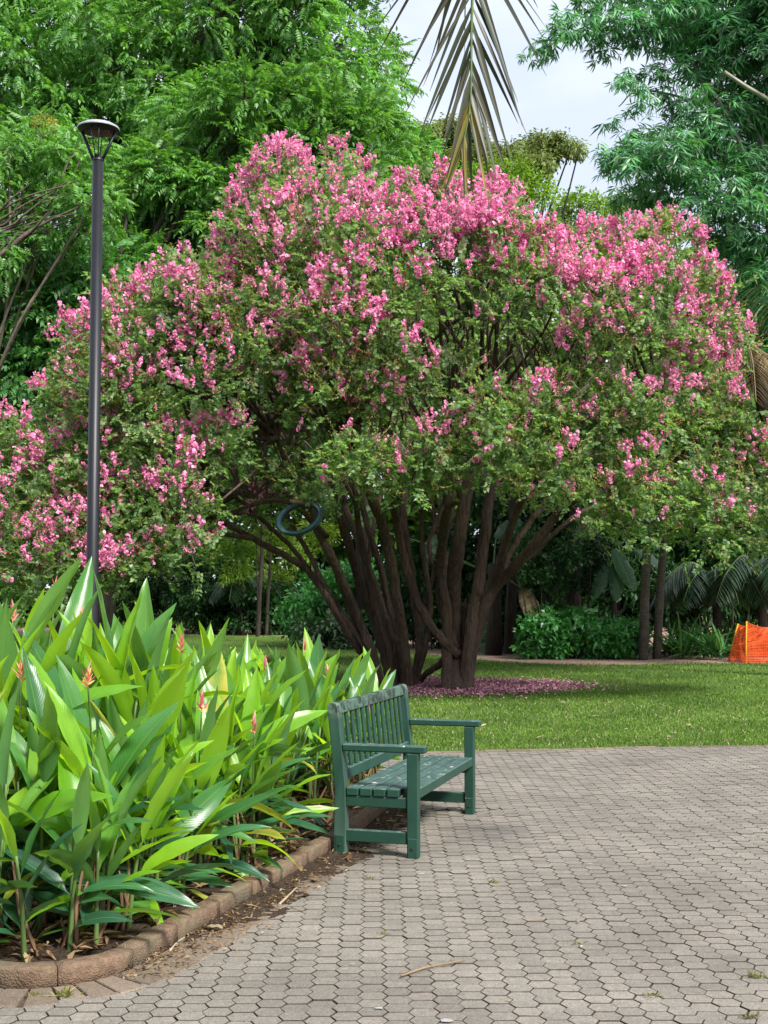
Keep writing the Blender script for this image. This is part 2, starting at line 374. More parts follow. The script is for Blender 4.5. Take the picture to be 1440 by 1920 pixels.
M['underb'] = leafmat('broad_shrub_leaf', [(0.042, 0.1746, 0.0512), (0.0699, 0.2562, 0.0699), (0.1165, 0.3375, 0.0817)], .25, (1.3, 1.5, .5), .35, .5, .5, .4)
M['varieg'] = leafmat('variegated_leaf', [(.03, .09, .035), (.08, .15, .07), (.24, .30, .20)], .25, (1.2, 1.3, .7), .4, .4, .6, .4)
M['wood'] = leafmat('far_leaf', [(0.0338, 0.1014, 0.0203), (0.0761, 0.1859, 0.0304), (0.1352, 0.2704, 0.0439)], .35, (1.4, 1.5, .5), .5, .3, .15, .5)
M['strap'] = leafmat('strap_leaf', [(0.0256, 0.096, 0.0352), (0.048, 0.16, 0.0512), (0.096, 0.24, 0.056)], .25, (1.3, 1.5, .5), .28, .6, .8, .4)
M['palm'] = leafmat('palm_leaflet', [(.018, .05, .02), (.035, .085, .028), (.07, .10, .035)], .25, (1.3, 1.4, .5), .32, .6, .8, .4)
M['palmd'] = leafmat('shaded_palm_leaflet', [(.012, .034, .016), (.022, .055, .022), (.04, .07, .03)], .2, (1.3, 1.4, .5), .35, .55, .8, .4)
M['drypalm'] = leafmat('dry_palm_leaflet', [(.18, .12, .06), (.30, .22, .12), (.38, .31, .19)], .25, (1.1, 1, .8), .6, .3, 1, .3)
M['dry'] = leafmat('dry_leaf', [(.10, .055, .03), (.20, .12, .06), (.34, .25, .14)], .2, (1.1, 1, .7), .7, .2, 4, .4)
M['drypale'] = leafmat('pale_dry_leaf', [(.24, .18, .12), (.36, .29, .20), (.46, .40, .30)], .15, (1, 1, .8), .7, .2, 4, .3)
M['frond'] = leafmat('silhouette_palm_leaflet', [(.030, .040, .022), (.050, .060, .030), (.085, .080, .045)], .3, (1.2, 1.2, .6), .4, .5, .8, .4)  # grey-brown of the backlit frond's silhouette, put into the leaflet colour
M['fr_tip'] = leafmat('yellowing_palm_leaflet', [(.12, .12, .03), (.24, .20, .03), (.16, .13, .05)], .35, (1.2, 1.1, .5), .4, .5, 2, .4)
M['lime_drop'] = plain('bird_lime', (.27, .26, .25), .8, .2, .1, 40)
def m_heli(name, base, back, tr, tc, yel=None, vein=.35):
    b = NB(name); uv = b.n('UVMap'); sx = b.n('SeparateXYZ'); b.l(uv.outputs[0], sx.inputs[0])
    i = b.n('ObjectInfo'); r = i.outputs['Random']
    c = b.ramp(r, [(0, base[0]), (.5, base[1]), (1, base[2])])
    v = b.math('ABSOLUTE', b.math('SUBTRACT', sx.outputs['Y'], .5))
    wv = b.math('SINE', b.math('MULTIPLY', b.math('SUBTRACT', sx.outputs['X'], b.math('MULTIPLY', v, .28)), 210.0))
    ribs = b.math('ADD', b.math('MULTIPLY', wv, .07), 1.0)
    c = b.mix(1.0, c, ribs, 'MULTIPLY'); n = b.noise(b.pos((1, 1, 1), True), 5, 4); c = b.mix(.5, c, b.ramp(n, [(.3, .75), (.7, 1.25)]), 'MULTIPLY')
    if yel:                              # withering towards edge and tip
        k = b.ramp(b.math('ADD', b.math('MULTIPLY', v, 1.1), b.math('MULTIPLY', n, .8)), [(.45, 0.0), (.8, 1.0)]); c = b.mix(k, c, yel)
    tipk = b.ramp(b.math('ADD', sx.outputs['X'], b.math('ADD', b.math('MULTIPLY', n, .22), b.math('MULTIPLY', r, .10))), [(1.10, 0.0), (1.17, .85)]) if True else None
    c = b.mix(tipk, c, (.16, .09, .04))
    rib = b.ramp(v, [(.0, 1.0), (.022, 0.0)]); c = b.mix(b.math('MULTIPLY', rib, .6), c, (.22, .34, .08))
    g = b.n('NewGeometry'); c = b.mix(b.math('MULTIPLY', g.outputs['Backfacing'], .55), c, back)
    p = b.bsdf(c, .33, .5, wv, .05, .003); t = b.n('BsdfTranslucent'); b.l(b.mix(.6, tc, b.mix(1.0, tc, ribs, 'MULTIPLY')), t.inputs['Color'])
    m = b.n('MixShader'); m.inputs[0].default_value = tr; b.l(p, m.inputs[1]); b.l(t.outputs[0], m.inputs[2]); return b.done(m.outputs[0])
M['h1'] = m_heli('heliconia_leaf', [(.020, .090, .026), (.044, .155, .026), (.110, .255, .030)], (.10, .20, .07), .26, (.30, .58, .03))
M['h2'] = m_heli('heliconia_young_leaf', [(.11, .29, .018), (.16, .37, .02), (.23, .44, .025)], (.20, .36, .04), .48, (.50, .80, .02))
M['h3'] = m_heli('heliconia_old_leaf', [(.014, .062, .034), (.024, .090, .038), (.032, .115, .036)], (.09, .17, .09), .18, (.14, .34, .02))
M['h4'] = m_heli('heliconia_yellowing_leaf', [(.10, .20, .02), (.2, .26, .03), (.18, .28, .03)], (.22, .26, .06), .30, (.45, .52, .03), (.36, .34, .05))
M['hstem'] = plain('heliconia_stem', (.07, .12, .03), .5, .4, .5, 6, (1, 1, .4), .1)
M['hsheath'] = plain('dry_sheath', (.17, .10, .055), .8, .2, .5, 14, (1, 1, .2), .3)
M['bract'] = leafmat('pink_bract', [(.76, .10, .20), (.78, .22, .27), (.82, .42, .38)], .3, (1, 1, 1), .45, .3, 6, .2)
M['bracty'] = leafmat('yellow_floret', [(.75, .42, .06), (.80, .60, .25)], .3, (1, 1, 1), .5, .3, 6, .2)
M['orange'] = plain('orange_safety_net', (.75, .10, .012), .5, .35, .2, 6)
M['stake'] = plain('yellow_stake', (.60, .32, .02), .6, .3, .25, 20)
M['hose'] = plain('teal_hose', (.010, .042, .050), .45, .4, .35, 12)

# ================================================================== THE SETTING
def sheet(name, poly, z, mat, res=None):
    m = bpy.data.meshes.new(name); m.from_pydata([(p[0], p[1], z) for p in poly], [], [tuple(range(len(poly)))]); m.materials.append(mat); m.update()
    return tag(obj(name, m), kind='structure')
sheet('ground', [(-300, -60), (300, -60), (300, 600), (-300, 600)], -.05, M['soil'])
# the kerb line of the planting bed (foot of its outer face)
KP = [(-7.5, 6.9), (-4.0, 5.95), (-2.4, 5.46), (-1.75, 5.24), (-1.44, 5.166), (-1.267, 5.216), (-1.11, 5.34), (-1.02, 5.52), (-.95, 5.75), (-.687, 6.6), (-.266, 7.98), (.02, 9.2), (.12, 9.9), (.08, 10.5), (-.20, 10.95), (-.8, 11.2), (-2.5, 11.5), (-7.5, 12.2)]
KPATH = smooth_path([np.array([a, b, 0]) for a, b in KP], 10)[:, :2]
BED = [tuple(p) for p in KPATH] + [(-7.6, 9)]
# lawn edge line, seen at the far side of the paving
LE = [(-9, 12.7), (-1.0, 12.45), (.9, 12.66), (2.4, 12.92), (3.92, 13.08), (6, 13.15), (12, 13.0)]
LAWN = LE + [(40, 12), (40, 24), (13, 26.2), (8.6, 27.6), (6.3, 27.4), (4.2, 26.8), (2.6, 28.0), (.8, 32), (-.8, 36), (-2.2, 42), (-4, 44), (-9, 44.5), (-40, 46), (-40, 13)]
sheet('lawn', LAWN, 0.0, M['lawn'])
MUL = [(40, 24), (13, 26.2), (8.6, 27.6), (6.3, 27.4), (4.2, 26.8), (2.6, 28.0), (.8, 32), (-.8, 36), (-2.2, 42), (-4, 44), (-9, 44.5), (-40, 46), (-40, 80), (40, 80)]
sheet('mulch_bed', MUL, -.004, M['mulch'])
pave = sheet('pavement', [(-9, -5), (9, -5), (12, 13.0), (6, 13.15), (3.92, 13.08), (2.4, 12.92), (.9, 12.66), (-1.0, 12.45), (-9, 12.7)], -.010, M['sand'])
# bed soil, uneven, held by the kerb
gx, gy = np.meshgrid(np.linspace(-7.4, .3, 78), np.linspace(4.9, 12.1, 73), indexing='ij')
ins = inpoly(gx, gy, BED)
gz = .055 + .02 * np.sin(gx * 5.3 + gy * 2) * np.sin(gy * 4.1) + rng.uniform(-.012, .012, gx.shape)
idx = np.arange(gx.size).reshape(gx.shape); q = []
for i in range(gx.shape[0] - 1):
    for j in range(gx.shape[1] - 1):
        if ins[i, j] and ins[i + 1, j] and ins[i, j + 1] and ins[i + 1, j + 1]: q.append((idx[i, j], idx[i + 1, j], idx[i + 1, j + 1], idx[i, j + 1]))
tag(obj('planting_bed_soil', mesh_np('planting_bed_soil', np.stack([gx, gy, gz], -1), q, [M['soil']], True)), kind='structure')

# ---- kerb stones
kerb = thing('garden_kerb', 'low weathered brown kerb of blocks round the heliconia bed', 'kerb', (KPATH[50][0], KPATH[50][1], 0))
seg = np.hypot(*np.diff(KPATH, axis=0).T); cum = np.concatenate([[0], np.cumsum(seg)])
def along(s):
    i = min(max(np.searchsorted(cum, s) - 1, 0), len(seg) - 1); t = (s - cum[i]) / (seg[i] + 1e-9)
    p = KPATH[i] * (1 - t) + KPATH[i + 1] * t; a = KPATH[max(i - 2, 0)]; b = KPATH[min(i + 3, len(KPATH) - 1)]; d = (b - a) / np.linalg.norm(b - a); return p, d
s = 0.0; ki = 0
while s < cum[-1] - .3:
    L = rng.uniform(.36, .46); b0 = s + .003; b1 = s + L - .003; mb = MB()
    hgt = .086 + rng.uniform(-.006, .006); wd = .096; off = rng.uniform(-.005, .005); rows = []
    for t in np.linspace(b0, b1, 7):
        p, d = along(t); nrm = np.array([-d[1], d[0]])            # towards the bed
        e = .003 if t in (b0, b1) else 0.0
        prof = [(0 + e, -.03), (0 + e, hgt * .88), (.004 + e, hgt * .96 - e), (.012, hgt - e), (wd - .02, hgt - e + .003), (wd - .004, hgt * .93 - e), (wd, hgt * .8), (wd, -.03)]
        rows.append([(*(p + nrm * (a + off + rng.uniform(-.0025, .0025))), z + rng.uniform(-.002, .002)) for a, z in prof])
    rows = np.array(rows); n, m = rows.shape[:2]; f = []
    for i in range(n - 1):
        for j in range(m): f.append((i * m + j, i * m + (j + 1) % m, (i + 1) * m + (j + 1) % m, (i + 1) * m + j))
    for e0 in (0, (n - 1) * m):
        for j in (0, 1, 2):
            a = [e0 + j, e0 + j + 1, e0 + m - 2 - j, e0 + m - 1 - j]; f.append(a if e0 else a[::-1])
    part('kerb_stone', rows.reshape(-1, 3), np.array(f), M['kerb'], kerb); s += L; ki += 1

# ---- edging course of bricks laid square to the kerb
def in_course(x, y): return segdist(x, y, [tuple(p) for p in KPATH], False)
s = 0.35
while s < cum[-1] - .5:
    p, d = along(s); nrm = np.array([d[1], -d[0]]); curved = 3.0 < s < 4.4
    wdt = rng.uniform(.088, .108) * (.95 if not curved else 1.0)
    p0, d0 = along(s + .0045); p1, d1 = along(s + wdt - .0045); n0 = np.array([d0[1], -d0[0]]); n1 = np.array([d1[1], -d1[0]])
    if p0[1] < 11.2 and p0[0] > -6:
        zt = .004 + rng.uniform(-.002, .003); a = .004; Lb = .222 + rng.uniform(-.004, .004)
        q = [p0 + n0 * a, p0 + n0 * Lb, p1 + n1 * Lb, p1 + n1 * a]; c = sum(q) / 4
        v = [(*(c + (k - c) * .955), zt + rng.uniform(-.001, .001)) for k in q] + [(*k, zt - .005) for k in q] + [(*k, -.03) for k in q]
        f = [(0, 1, 2, 3)] + [(j, j + 4, (j + 1) % 4 + 4, (j + 1) % 4) for j in range(4)] + [(j + 4, j + 8, (j + 1) % 4 + 8, (j + 1) % 4 + 4) for j in range(4)]
        part('edging_brick', v, f, M['edge'], pave)
    s += wdt
# ---- row of bricks where paving meets lawn
LEP = smooth_path([np.array([a, b, 0]) for a, b in LE], 12)[:, :2]; lseg = np.hypot(*np.diff(LEP, axis=0).T); lcum = np.concatenate([[0], np.cumsum(lseg)])
s = 6.0
while s < 15.5:
    i = min(np.searchsorted(lcum, s), len(lseg) - 1); t = (s - lcum[i - 1]) / lseg[i - 1]; p = LEP[i - 1] * (1 - t) + LEP[i] * t
    d = LEP[i] - LEP[i - 1]; d /= np.linalg.norm(d); nn = np.array([d[1], -d[0]]); L = .222
    if p[0] > -2.2:
        q = [p + d * .004 - nn * .01, p + d * .004 + nn * .10, p + d * (L - .004) + nn * .10, p + d * (L - .004) - nn * .01]; zt = .006 + rng.uniform(-.004, .004)
        v = [(*k, zt + rng.uniform(-.001, .001)) for k in q] + [(*k, -.03) for k in q]
        f = [(0, 3, 2, 1)] + [(j, (j + 1) % 4, (j + 1) % 4 + 4, j + 4) for j in range(4)]
        part('border_brick', v, f, M['edge'], pave)
    s += L
# ---- hexagonal pavers
AX, AY, TIP = .0970, .0965, .121
def hexv(sx=1.0):
    x1 = TIP / 2 - .0030; x0 = AX - TIP / 2; x0 = max(x0, .03); y1 = AY / 2 - .0026
    o = [(-x1, 0), (-x0, -y1), (x0, -y1), (x1, 0), (x0, y1), (-x0, y1)]; i = [(a * .978, b * .972) for a, b in o]
    v = [(a, b, 0) for a, b in i] + [(a, b, -.014) for a, b in o]
    f = [(0, 1, 2, 3), (0, 3, 4, 5)] + [(6 + j, 6 + (j + 1) % 6, (j + 1) % 6, j) for j in range(6)]
    return np.array(v), np.array(f)
HV, HF = hexv(); cols_, rows_ = np.arange(-62, 63), np.arange(0, 175)
cc, rr = np.meshgrid(cols_, rows_, indexing='ij'); hx = cc * AX; hy = rr * AY + (cc % 2) * AY / 2 - 3.2
hx = hx.ravel(); hy = hy.ravel(); a_ = radians(.5); hx, hy = hx * cos(a_) - hy * sin(a_), hx * sin(a_) + hy * cos(a_)
ok = ~inpoly(hx, hy, BED) & (in_course(hx, hy) > .195) & inpoly(hx, hy, [(-5, -3), (5.2, -3), (5.2, 12.99), (3.92, 13.02), (2.4, 12.86), (.9, 12.60), (-1.0, 12.39), (-2.2, 12.4), (-4.5, 11)]) & (hy > 3.4)
hx, hy = hx[ok], hy[ok]
# camera-visible ones, nearest first
vis = (hy > 4.6) & (np.abs(hx) < hy * .305) ; order = np.argsort(hy + 100 * (~vis)); hx, hy = hx[order], hy[order]; N = len(hx)
hz = .0 + rng.normal(0, .0011, N) + .004 * np.sin(hx * 1.3 + 1) * np.sin(hy * .9)
heave = np.exp(-((hx - .62) ** 2 / .09 + (hy - 9.25) ** 2 / .02)); hz += heave * rng.uniform(.0, .016, N)
tilt = rng.normal(0, .006, (N, 2)) + (heave * .12)[:, None] * rng.normal(0, 1, (N, 2)); yaw = rng.normal(0, .012, N)
Bm = np.zeros((N, 3, 3))
for i in range(N): Bm[i] = np.array(Euler((tilt[i, 0], tilt[i, 1], yaw[i] + a_ + (pi if rng.random() < .5 else 0))).to_matrix())
pos = np.stack([hx + rng.normal(0, .0010, N), hy + rng.normal(0, .0010, N), hz], 1)
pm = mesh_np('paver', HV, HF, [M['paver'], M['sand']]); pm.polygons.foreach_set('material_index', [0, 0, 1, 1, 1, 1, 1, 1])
for i in range(300):
    o = obj('paver', pm, pave, (pos[i][0], pos[i][1], pos[i][2])); o.rotation_euler = Matrix(Bm[i].tolist()).to_euler()
v, f = scatter(HV, HF, pos[300:], Bm[300:], np.ones(N - 300))
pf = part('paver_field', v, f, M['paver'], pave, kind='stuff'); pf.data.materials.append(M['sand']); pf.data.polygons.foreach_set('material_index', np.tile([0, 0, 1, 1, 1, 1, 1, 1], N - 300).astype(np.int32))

# ================================================================== BENCH
b0 = np.array([.175, 7.645]); ux = np.array([.280, .960]); ux /= np.linalg.norm(ux); vx = np.array([ux[1], -ux[0]])
BL, BD = 1.537, .448                    # spacing of legs along and across
org = b0 - vx * BD                      # near back leg
bench = thing('park_bench', 'weathered dark green wooden slatted bench with armrests beside the kerb', 'bench', (org[0], org[1], 0))
def bmap(v):
    v = np.asarray(v, float); return np.column_stack([org[0] + v[:, 0] * ux[0] + v[:, 1] * vx[0], org[1] + v[:, 0] * ux[1] + v[:, 1] * vx[1], v[:, 2]])
def bpart(name, boxes, root=None, mat='paint'):
    mb = MB()
    for bx in boxes:
        v, f = box_v(*bx[:6], bx[6] if len(bx) > 6 else .004); mb.add(v, f)
    v, f = mb.out(); v = bmap(v); r = root or bench
    base = np.array(bench.location)
    o = obj(name, mesh_py(name, v - base, f, [M[mat]]), r); return o
t2 = .033
lean = lambda z: -.052 * max(0, (z - .40) / .5) ** 1.05
for k, u in enumerate((0, BL)):
    sgn = 1 if k == 0 else -1
    # back post: straight to the seat, leaning back above it, top rounded
    prof = []
    zs = [0.0, .2, .40, .55, .70, .82, .865]
    fr = [(lean(z) + t2 + (.004 if z < .4 else 0), z) for z in zs]; bk = [(lean(z) - t2 - (.004 if z < .4 else 0), z) for z in zs]
    ctr = lean(.87); arc = [(ctr + t2 * cos(a), .868 + t2 * sin(a)) for a in np.linspace(0, pi, 7)]
    prof = fr + arc + bk[::-1]; n = len(prof)
    v = [(u - t2, y, z) for y, z in prof] + [(u + t2, y, z) for y, z in prof]
    f = [tuple(range(n)), tuple(range(2 * n - 1, n - 1, -1))] + [(j, j + n, (j + 1) % n + n, (j + 1) % n) for j in range(n)]
    m = bpy.data.meshes.new('back_post'); m.from_pydata([tuple(a) for a in bmap(v) - np.array(bench.location)], [], f); m.materials.append(M['paint']); m.update()
    o = obj('back_post', m, bench); md = o.modifiers.new('b', 'BEVEL'); md.width = .004; md.segments = 2; md.limit_method = 'ANGLE'
    bpart('leg', [(u - t2, u + t2, BD - t2, BD + t2, 0.0, .612)])
    bpart('armrest', [(u - .036, u + .036, t2 - .02, BD + .078, .614, .657, .007)])
    bpart('side_rail', [(u - .022, u + .022, t2 + .002, BD - t2 - .002, .288, .350)])
    bpart('stretcher', [(u - .022, u + .022, t2 + .002, BD - t2 - .002, .080, .150)])
    for vv in (0, BD):
        br = bpart('foot_bracket', [(u - t2 - .0055, u - t2 - .0005, vv - .026, vv + .028, .004, .118, .0015)])
        a = np.arange(10) * 2 * pi / 10; bv = []
        for dx, rr_ in ((-.0056, .009), (-.0125, .007)): bv += [(u - t2 + dx, vv + .002 + rr_ * cos(t), .062 + rr_ * sin(t)) for t in a]
        bf = [(j, (j + 1) % 10, 10 + (j + 1) % 10, 10 + j) for j in range(10)] + [(19, 18, 17, 16), (19, 16, 15, 14), (19, 14, 13, 12), (19, 12, 11, 10)]
        ob = obj('bolt', mesh_py('bolt', bmap(bv) - np.array(bench.location), np.array(bf), [M['bolt']]), br)
sw = .0735; gap = .0105
for i in range(4):
    y0 = t2 + .006 + i * (sw + gap)
    bpart('seat_slat', [(-t2 + .002, BL + t2 - .002, y0, y0 + sw, .352, .400, .005)])
y0 = t2 + .006 + 4 * (sw + gap)
bpart('seat_slat', [(t2 + .002, BL - t2 - .002, y0, BD + t2 - .004, .340, .402, .006)])
def leaned(name, u0, u1, z0, z1, th, yoff=0.0):
    v, f = box_v(u0, u1, -th / 2, th / 2, z0, z1, .004); v = v.copy()
    v[:, 1] += np.array([lean(z) for z in v[:, 2]]) + yoff
    return obj(name, mesh_py(name, bmap(v) - np.array(bench.location), f, [M['paint']]), bench)
leaned('top_rail', t2 + .001, BL - t2 - .001, .826, .893, .042)
leaned('lower_rail', t2 + .001, BL - t2 - .001, .432, .497, .042)
for i in range(13):
    c = (i + 1) * BL / 14; leaned('back_slat', c - .020, c + .020, .497, .826, .018)

# ================================================================== LAMP POST
LY = 13.6; pb = P(174, 1135, LY); pt_ = P(182, 300, LY); lx = (pb[0] + pt_[0]) / 2
lamp = thing('lamp_post', 'tall charcoal lamp post with flat round head rising from the garden bed', 'lamp post', (lx, LY, 0))
def lathe(prof, n=24, c=(0, 0, 0)):
    a = np.arange(n) * 2 * pi / n; v = []; f = []
    for r, z in prof: v += [(c[0] + r * cos(t), c[1] + r * sin(t), c[2] + z) for t in a]
    for i in range(len(prof) - 1):
        for j in range(n): f.append((i * n + j, i * n + (j + 1) % n, (i + 1) * n + (j + 1) % n, (i + 1) * n + j))
    return np.array(v), np.array(f)
ztop = P(182, 303, LY)[2]; zc = P(182, 292, LY)[2]; zh = P(182, 240, LY)[2]; r0 = 24 * LY / F / 2; r1 = 20.5 * LY / F / 2
v, f = lathe([(r0 * 1.5, 0), (r0 * 1.5, .02), (r0, .02), (r0, 1.2), (r0 * .98, 1.21), (r1, ztop), (.002, ztop)], 20, (lx, LY, 0)); part('pole', v, f, M['pole'], lamp, True).data.shade_smooth() if False else part('pole', v, f, M['pole'], lamp)
v, f = lathe([(.002, ztop - .004), (r1 * 1.04, ztop + .002), (r1 * 1.04, ztop + .012), (r1 * .62, zc + .015), (.002, zc + .016)], 20, (lx, LY, 0)); part('collar', v, f, M['pole'], lamp)
hr = 40 * LY / F
v, f = lathe([(.002, .052), (hr * .4, .048), (hr * .75, .034), (hr * .97, .006), (hr, -.008), (hr * .985, -.018)], 36, (lx, LY, zh)); hd = part('lamp_head', v, f, M['lampw'], lamp, True)
v, f = lathe([(hr * .983, -.019), (hr * .93, -.030), (hr * .75, -.045), (hr * .55, -.050), (.002, -.050)], 36, (lx, LY, zh)); part('underside', v, f, M['pole'], hd)
for i in range(9):
    x = lx + (i - 4) * .030; v, f = box_v(x - .008, x + .008, LY - .09, LY + .07, zh - .060, zh - .0505); part('louvre', v, f, M['led'], hd)
for a in (pi * .97, pi * .03, -pi * .42, -pi * .58, pi * .5):
    e = np.array([lx + cos(a) * hr * .80, LY + sin(a) * hr * .80, zh - .040]); bpt = np.array([lx + cos(a) * r1 * .75, LY + sin(a) * r1 * .75, ztop + .01])
    wide = abs(cos(a)) > .8
    v, f = tube([bpt, (bpt + e) / 2, e], .017 if wide else .006, 6); part('support_arm', v, f, M['pole'], lamp)

# ================================================================== CRAPE MYRTLE
TY = 20.7
tb = G(790, 1288); tree = thing('crape_myrtle', 'huge spreading crape myrtle covered in pink blossom with many brown stems', 'tree', (tb[0], tb[1], 0))
px2m = TY / F
stems = [  # pixel path, radius in pixels at foot and tip, shift in depth at the tip
    ([(712, 1290), (684, 1232), (655, 1192), (620, 1130), (588, 1083), (553, 1052), (500, 1024), (452, 998), (380, 960)], 15, 7, -1.6),
    ([(588, 1083), (562, 1045), (530, 1010), (495, 978), (440, 930)], 9, 6, -.8),
    ([(716, 1290), (697, 1222), (668, 1150), (642, 1090), (620, 1040), (590, 985), (560, 925), (520, 820)], 19, 9, -1.2),
    ([(692, 1222), (655, 1140), (632, 1075), (602, 1010), (585, 950), (575, 860)], 12, 8, .8),
    ([(738, 1290), (720, 1225), (700, 1150), (672, 1080), (650, 1010), (632, 945), (600, 830)], 18, 10, -.6),
    ([(742, 1288), (735, 1205), (714, 1130), (690, 1060), (662, 990), (645, 930), (640, 800)], 13, 8, 1.4),
    ([(766, 1290), (757, 1200), (744, 1120), (733, 1050), (716, 980), (692, 920), (660, 800)], 20, 11, -1.4),
    ([(772, 1288), (788, 1220), (783, 1150), (770, 1080), (760, 1010), (757, 940), (770, 790)], 18, 10, .8),
    ([(782, 1280), (800, 1262), (826, 1244), (848, 1212)], 10, 11, 0),
    ([(860, 1228), (822, 1192), (790, 1142), (766, 1080), (748, 1005), (735, 930), (715, 820)], 16, 9, -.7),
    ([(850, 1296), (851, 1230), (850, 1160), (850, 1090), (857, 1030), (868, 960), (880, 890), (905, 760)], 30, 13, -.9),
    ([(866, 1297), (869, 1240), (871, 1190), (876, 1130)], 32, 18, 0),
    ([(872, 1294), (880, 1215), (888, 1150), (897, 1100), (906, 1035), (915, 960), (925, 890), (950, 760)], 24, 13, .6),
    ([(880, 1235), (905, 1145), (930, 1100), (968, 1060), (1008, 1012), (1040, 970), (1080, 920), (1140, 870), (1240, 830)], 20, 8, -1.4),
    ([(893, 1150), (923, 1090), (943, 1030), (960, 980), (985, 925), (1020, 820)], 15, 9, .4),
    ([(850, 1215), (830, 1130), (838, 1060), (820, 990), (800, 920), (775, 820)], 12, 8, 1.2),
    ([(858, 1215), (822, 1125), (834, 1020), (850, 940), (860, 830)], 9, 6, 1.8),
    ([(968, 1060), (1000, 1040), (1050, 990), (1100, 955), (1180, 930)], 9, 5, .6),
    ([(700, 1150), (690, 1080), (697, 1010), (712, 940), (740, 850)], 9, 6, 1.6),
    ([(714, 1290), (690, 1225), (648, 1160), (612, 1105), (585, 1050), (548, 985), (520, 940)], 12, 6, .9),
    ([(740, 1290), (728, 1215), (706, 1140), (684, 1050), (672, 985), (668, 930), (655, 850)], 13, 7, -1.6),
    ([(760, 1290), (746, 1210), (728, 1130), (712, 1060), (690, 990), (680, 930), (690, 840)], 13, 7, .3),
    ([(776, 1288), (800, 1200), (806, 1120), (795, 1050), (790, 980), (800, 900)], 11, 6, -1.3),
    ([(840, 1296), (838, 1220), (836, 1140), (826, 1070), (832, 1000), (838, 940), (830, 850)], 22, 9, -1.5),
    ([(876, 1294), (890, 1215), (912, 1140), (934, 1080), (952, 1010), (972, 950), (1000, 880)], 18, 8, -1.7),
    ([(882, 1240), (900, 1170), (922, 1120), (955, 1040), (990, 985), (1030, 930), (1070, 860)], 14, 7, 1.1),
    ([(790, 1142), (812, 1080), (805, 1020), (830, 950), (850, 870)], 8, 6, -.4)]
tips = []
for k, (pp, ra, rb, dz) in enumerate(stems):
    n = len(pp); w3 = []
    for i, (x, y) in enumerate(pp):
        t = i / (n - 1); up_ = max(0, (1290 - y) / 350.0); jit = 0 if i == 0 else .12 * sin(k * 2.3 + i * 1.7)
        Y = G(x, min(y, 1296))[1] if (i == 0 and y > 1270) else TY + dz * min(1, up_) * t + jit + .25 * sin(k * 1.9)
        w3.append(P(x, y, Y))
    if pp[0][1] > 1270: w3[0][2] = -.06
    pth = smooth_path(w3, 6); m = len(pth); tt = np.linspace(0, 1, m)
    rad = (ra * (1 - tt) ** .7 * .8 + rb * tt ** .8 + ra * .10 * np.exp(-tt * 9)) * px2m * .95
    pth[1:-1] += rng.normal(0, .006, (m - 2, 3)); rad = rad * (1 + rng.normal(0, .03, m)) * .57
    v, f = tube(pth, rad, 16, .16, k); part('stem', v, f, M['bark'], tree, False); tips.append(pth[-1]); tips.append(pth[int(m * .8)])
# crown: clumps over the outline of the tree
OUT = [(-190, 1120), (-210, 900), (-90, 840), (40, 740), (75, 670), (110, 570), (215, 515), (300, 455), (375, 440), (385, 370), (440, 320), (475, 285), (550, 268), (640, 268), (690, 310), (760, 320), (800, 290), (835, 290), (880, 350), (930, 318), (1000, 365), (1090, 410), (1190, 425), (1240, 385), (1310, 385), (1330, 470), (1375, 505), (1410, 590), (1430, 650), (1400, 740), (1480, 800), (1620, 860), (1640, 980), (1500, 1085), (1390, 1068), (1230, 1072), (1110, 1040), (1010, 995), (960, 960), (900, 945), (700, 975), (620, 972), (560, 962), (500, 985), (450, 1030), (380, 1100), (260, 1155), (60, 1165)]
ox = np.array(OUT, float)
def crown_pts(n, rmin, marg):
    pts = []; tries = 0
    while len(pts) < n and tries < n * 60:
        tries += 1; x = rng.uniform(-200, 1630); y = rng.uniform(262, 1165)
        if not inpoly(np.array([x]), np.array([y]), OUT)[0]: continue
        if segdist(np.array([x]), np.array([y]), OUT)[0] < marg: continue
        if pts and min((x - a) ** 2 + (y - b) ** 2 for a, b in pts) < rmin ** 2: continue
        pts.append((x, y))
    return pts
HOLES = [(845, 630, 84), (500, 760, 62), (480, 855, 66), (740, 800, 50), (1000, 640, 62), (1180, 705, 62), (1060, 620, 66), (640, 500, 30), (840, 760, 50), (330, 770, 56), (960, 700, 52), (1130, 870, 52), (620, 830, 55), (250, 850, 52), (1270, 880, 55), (400, 930, 50)]
OUT2 = OUT[:34] + [(1640, 1700), (-190, 1700)]        # the skirt hangs straight down in front, so only sides and top curve back
def front(x, y):
    e = segdist(np.array([x]), np.array([y]), OUT2)[0]; k = min(1.0, e / 330.0); return 4.4 * sqrt(1 - (1 - k) ** 2)
blobs = []; meta = []
for (x, y) in crown_pts(360, 43, 66):
    if any((x - a) ** 2 + (y - b) ** 2 < r * r for a, b, r in HOLES): continue
    Y = TY + .3 - front(x, y) * rng.uniform(.78, 1.02); r = rng.uniform(36, 60); blobs.append(blob(x, y, Y, r)); meta.append((x, y))
for (x, y) in crown_pts(150, 34, 26):
    e = segdist(np.array([x]), np.array([y]), OUT)[0]
    if e > 62 or y > 1000: continue
    blobs.append(blob(x, y, TY + rng.uniform(-1.3, .6), rng.uniform(15, 27))); meta.append((x, y))
nfront = len(blobs)
for (x, y) in crown_pts(95, 85, 72):
    if any((x - a) ** 2 + (y - b) ** 2 < (r * .6) ** 2 for a, b, r in HOLES): continue
    Y = TY + .3 + front(x, y) * rng.uniform(-.35, .9); blobs.append(blob(x, y, Y, rng.uniform(50, 72))); meta.append((x, y))
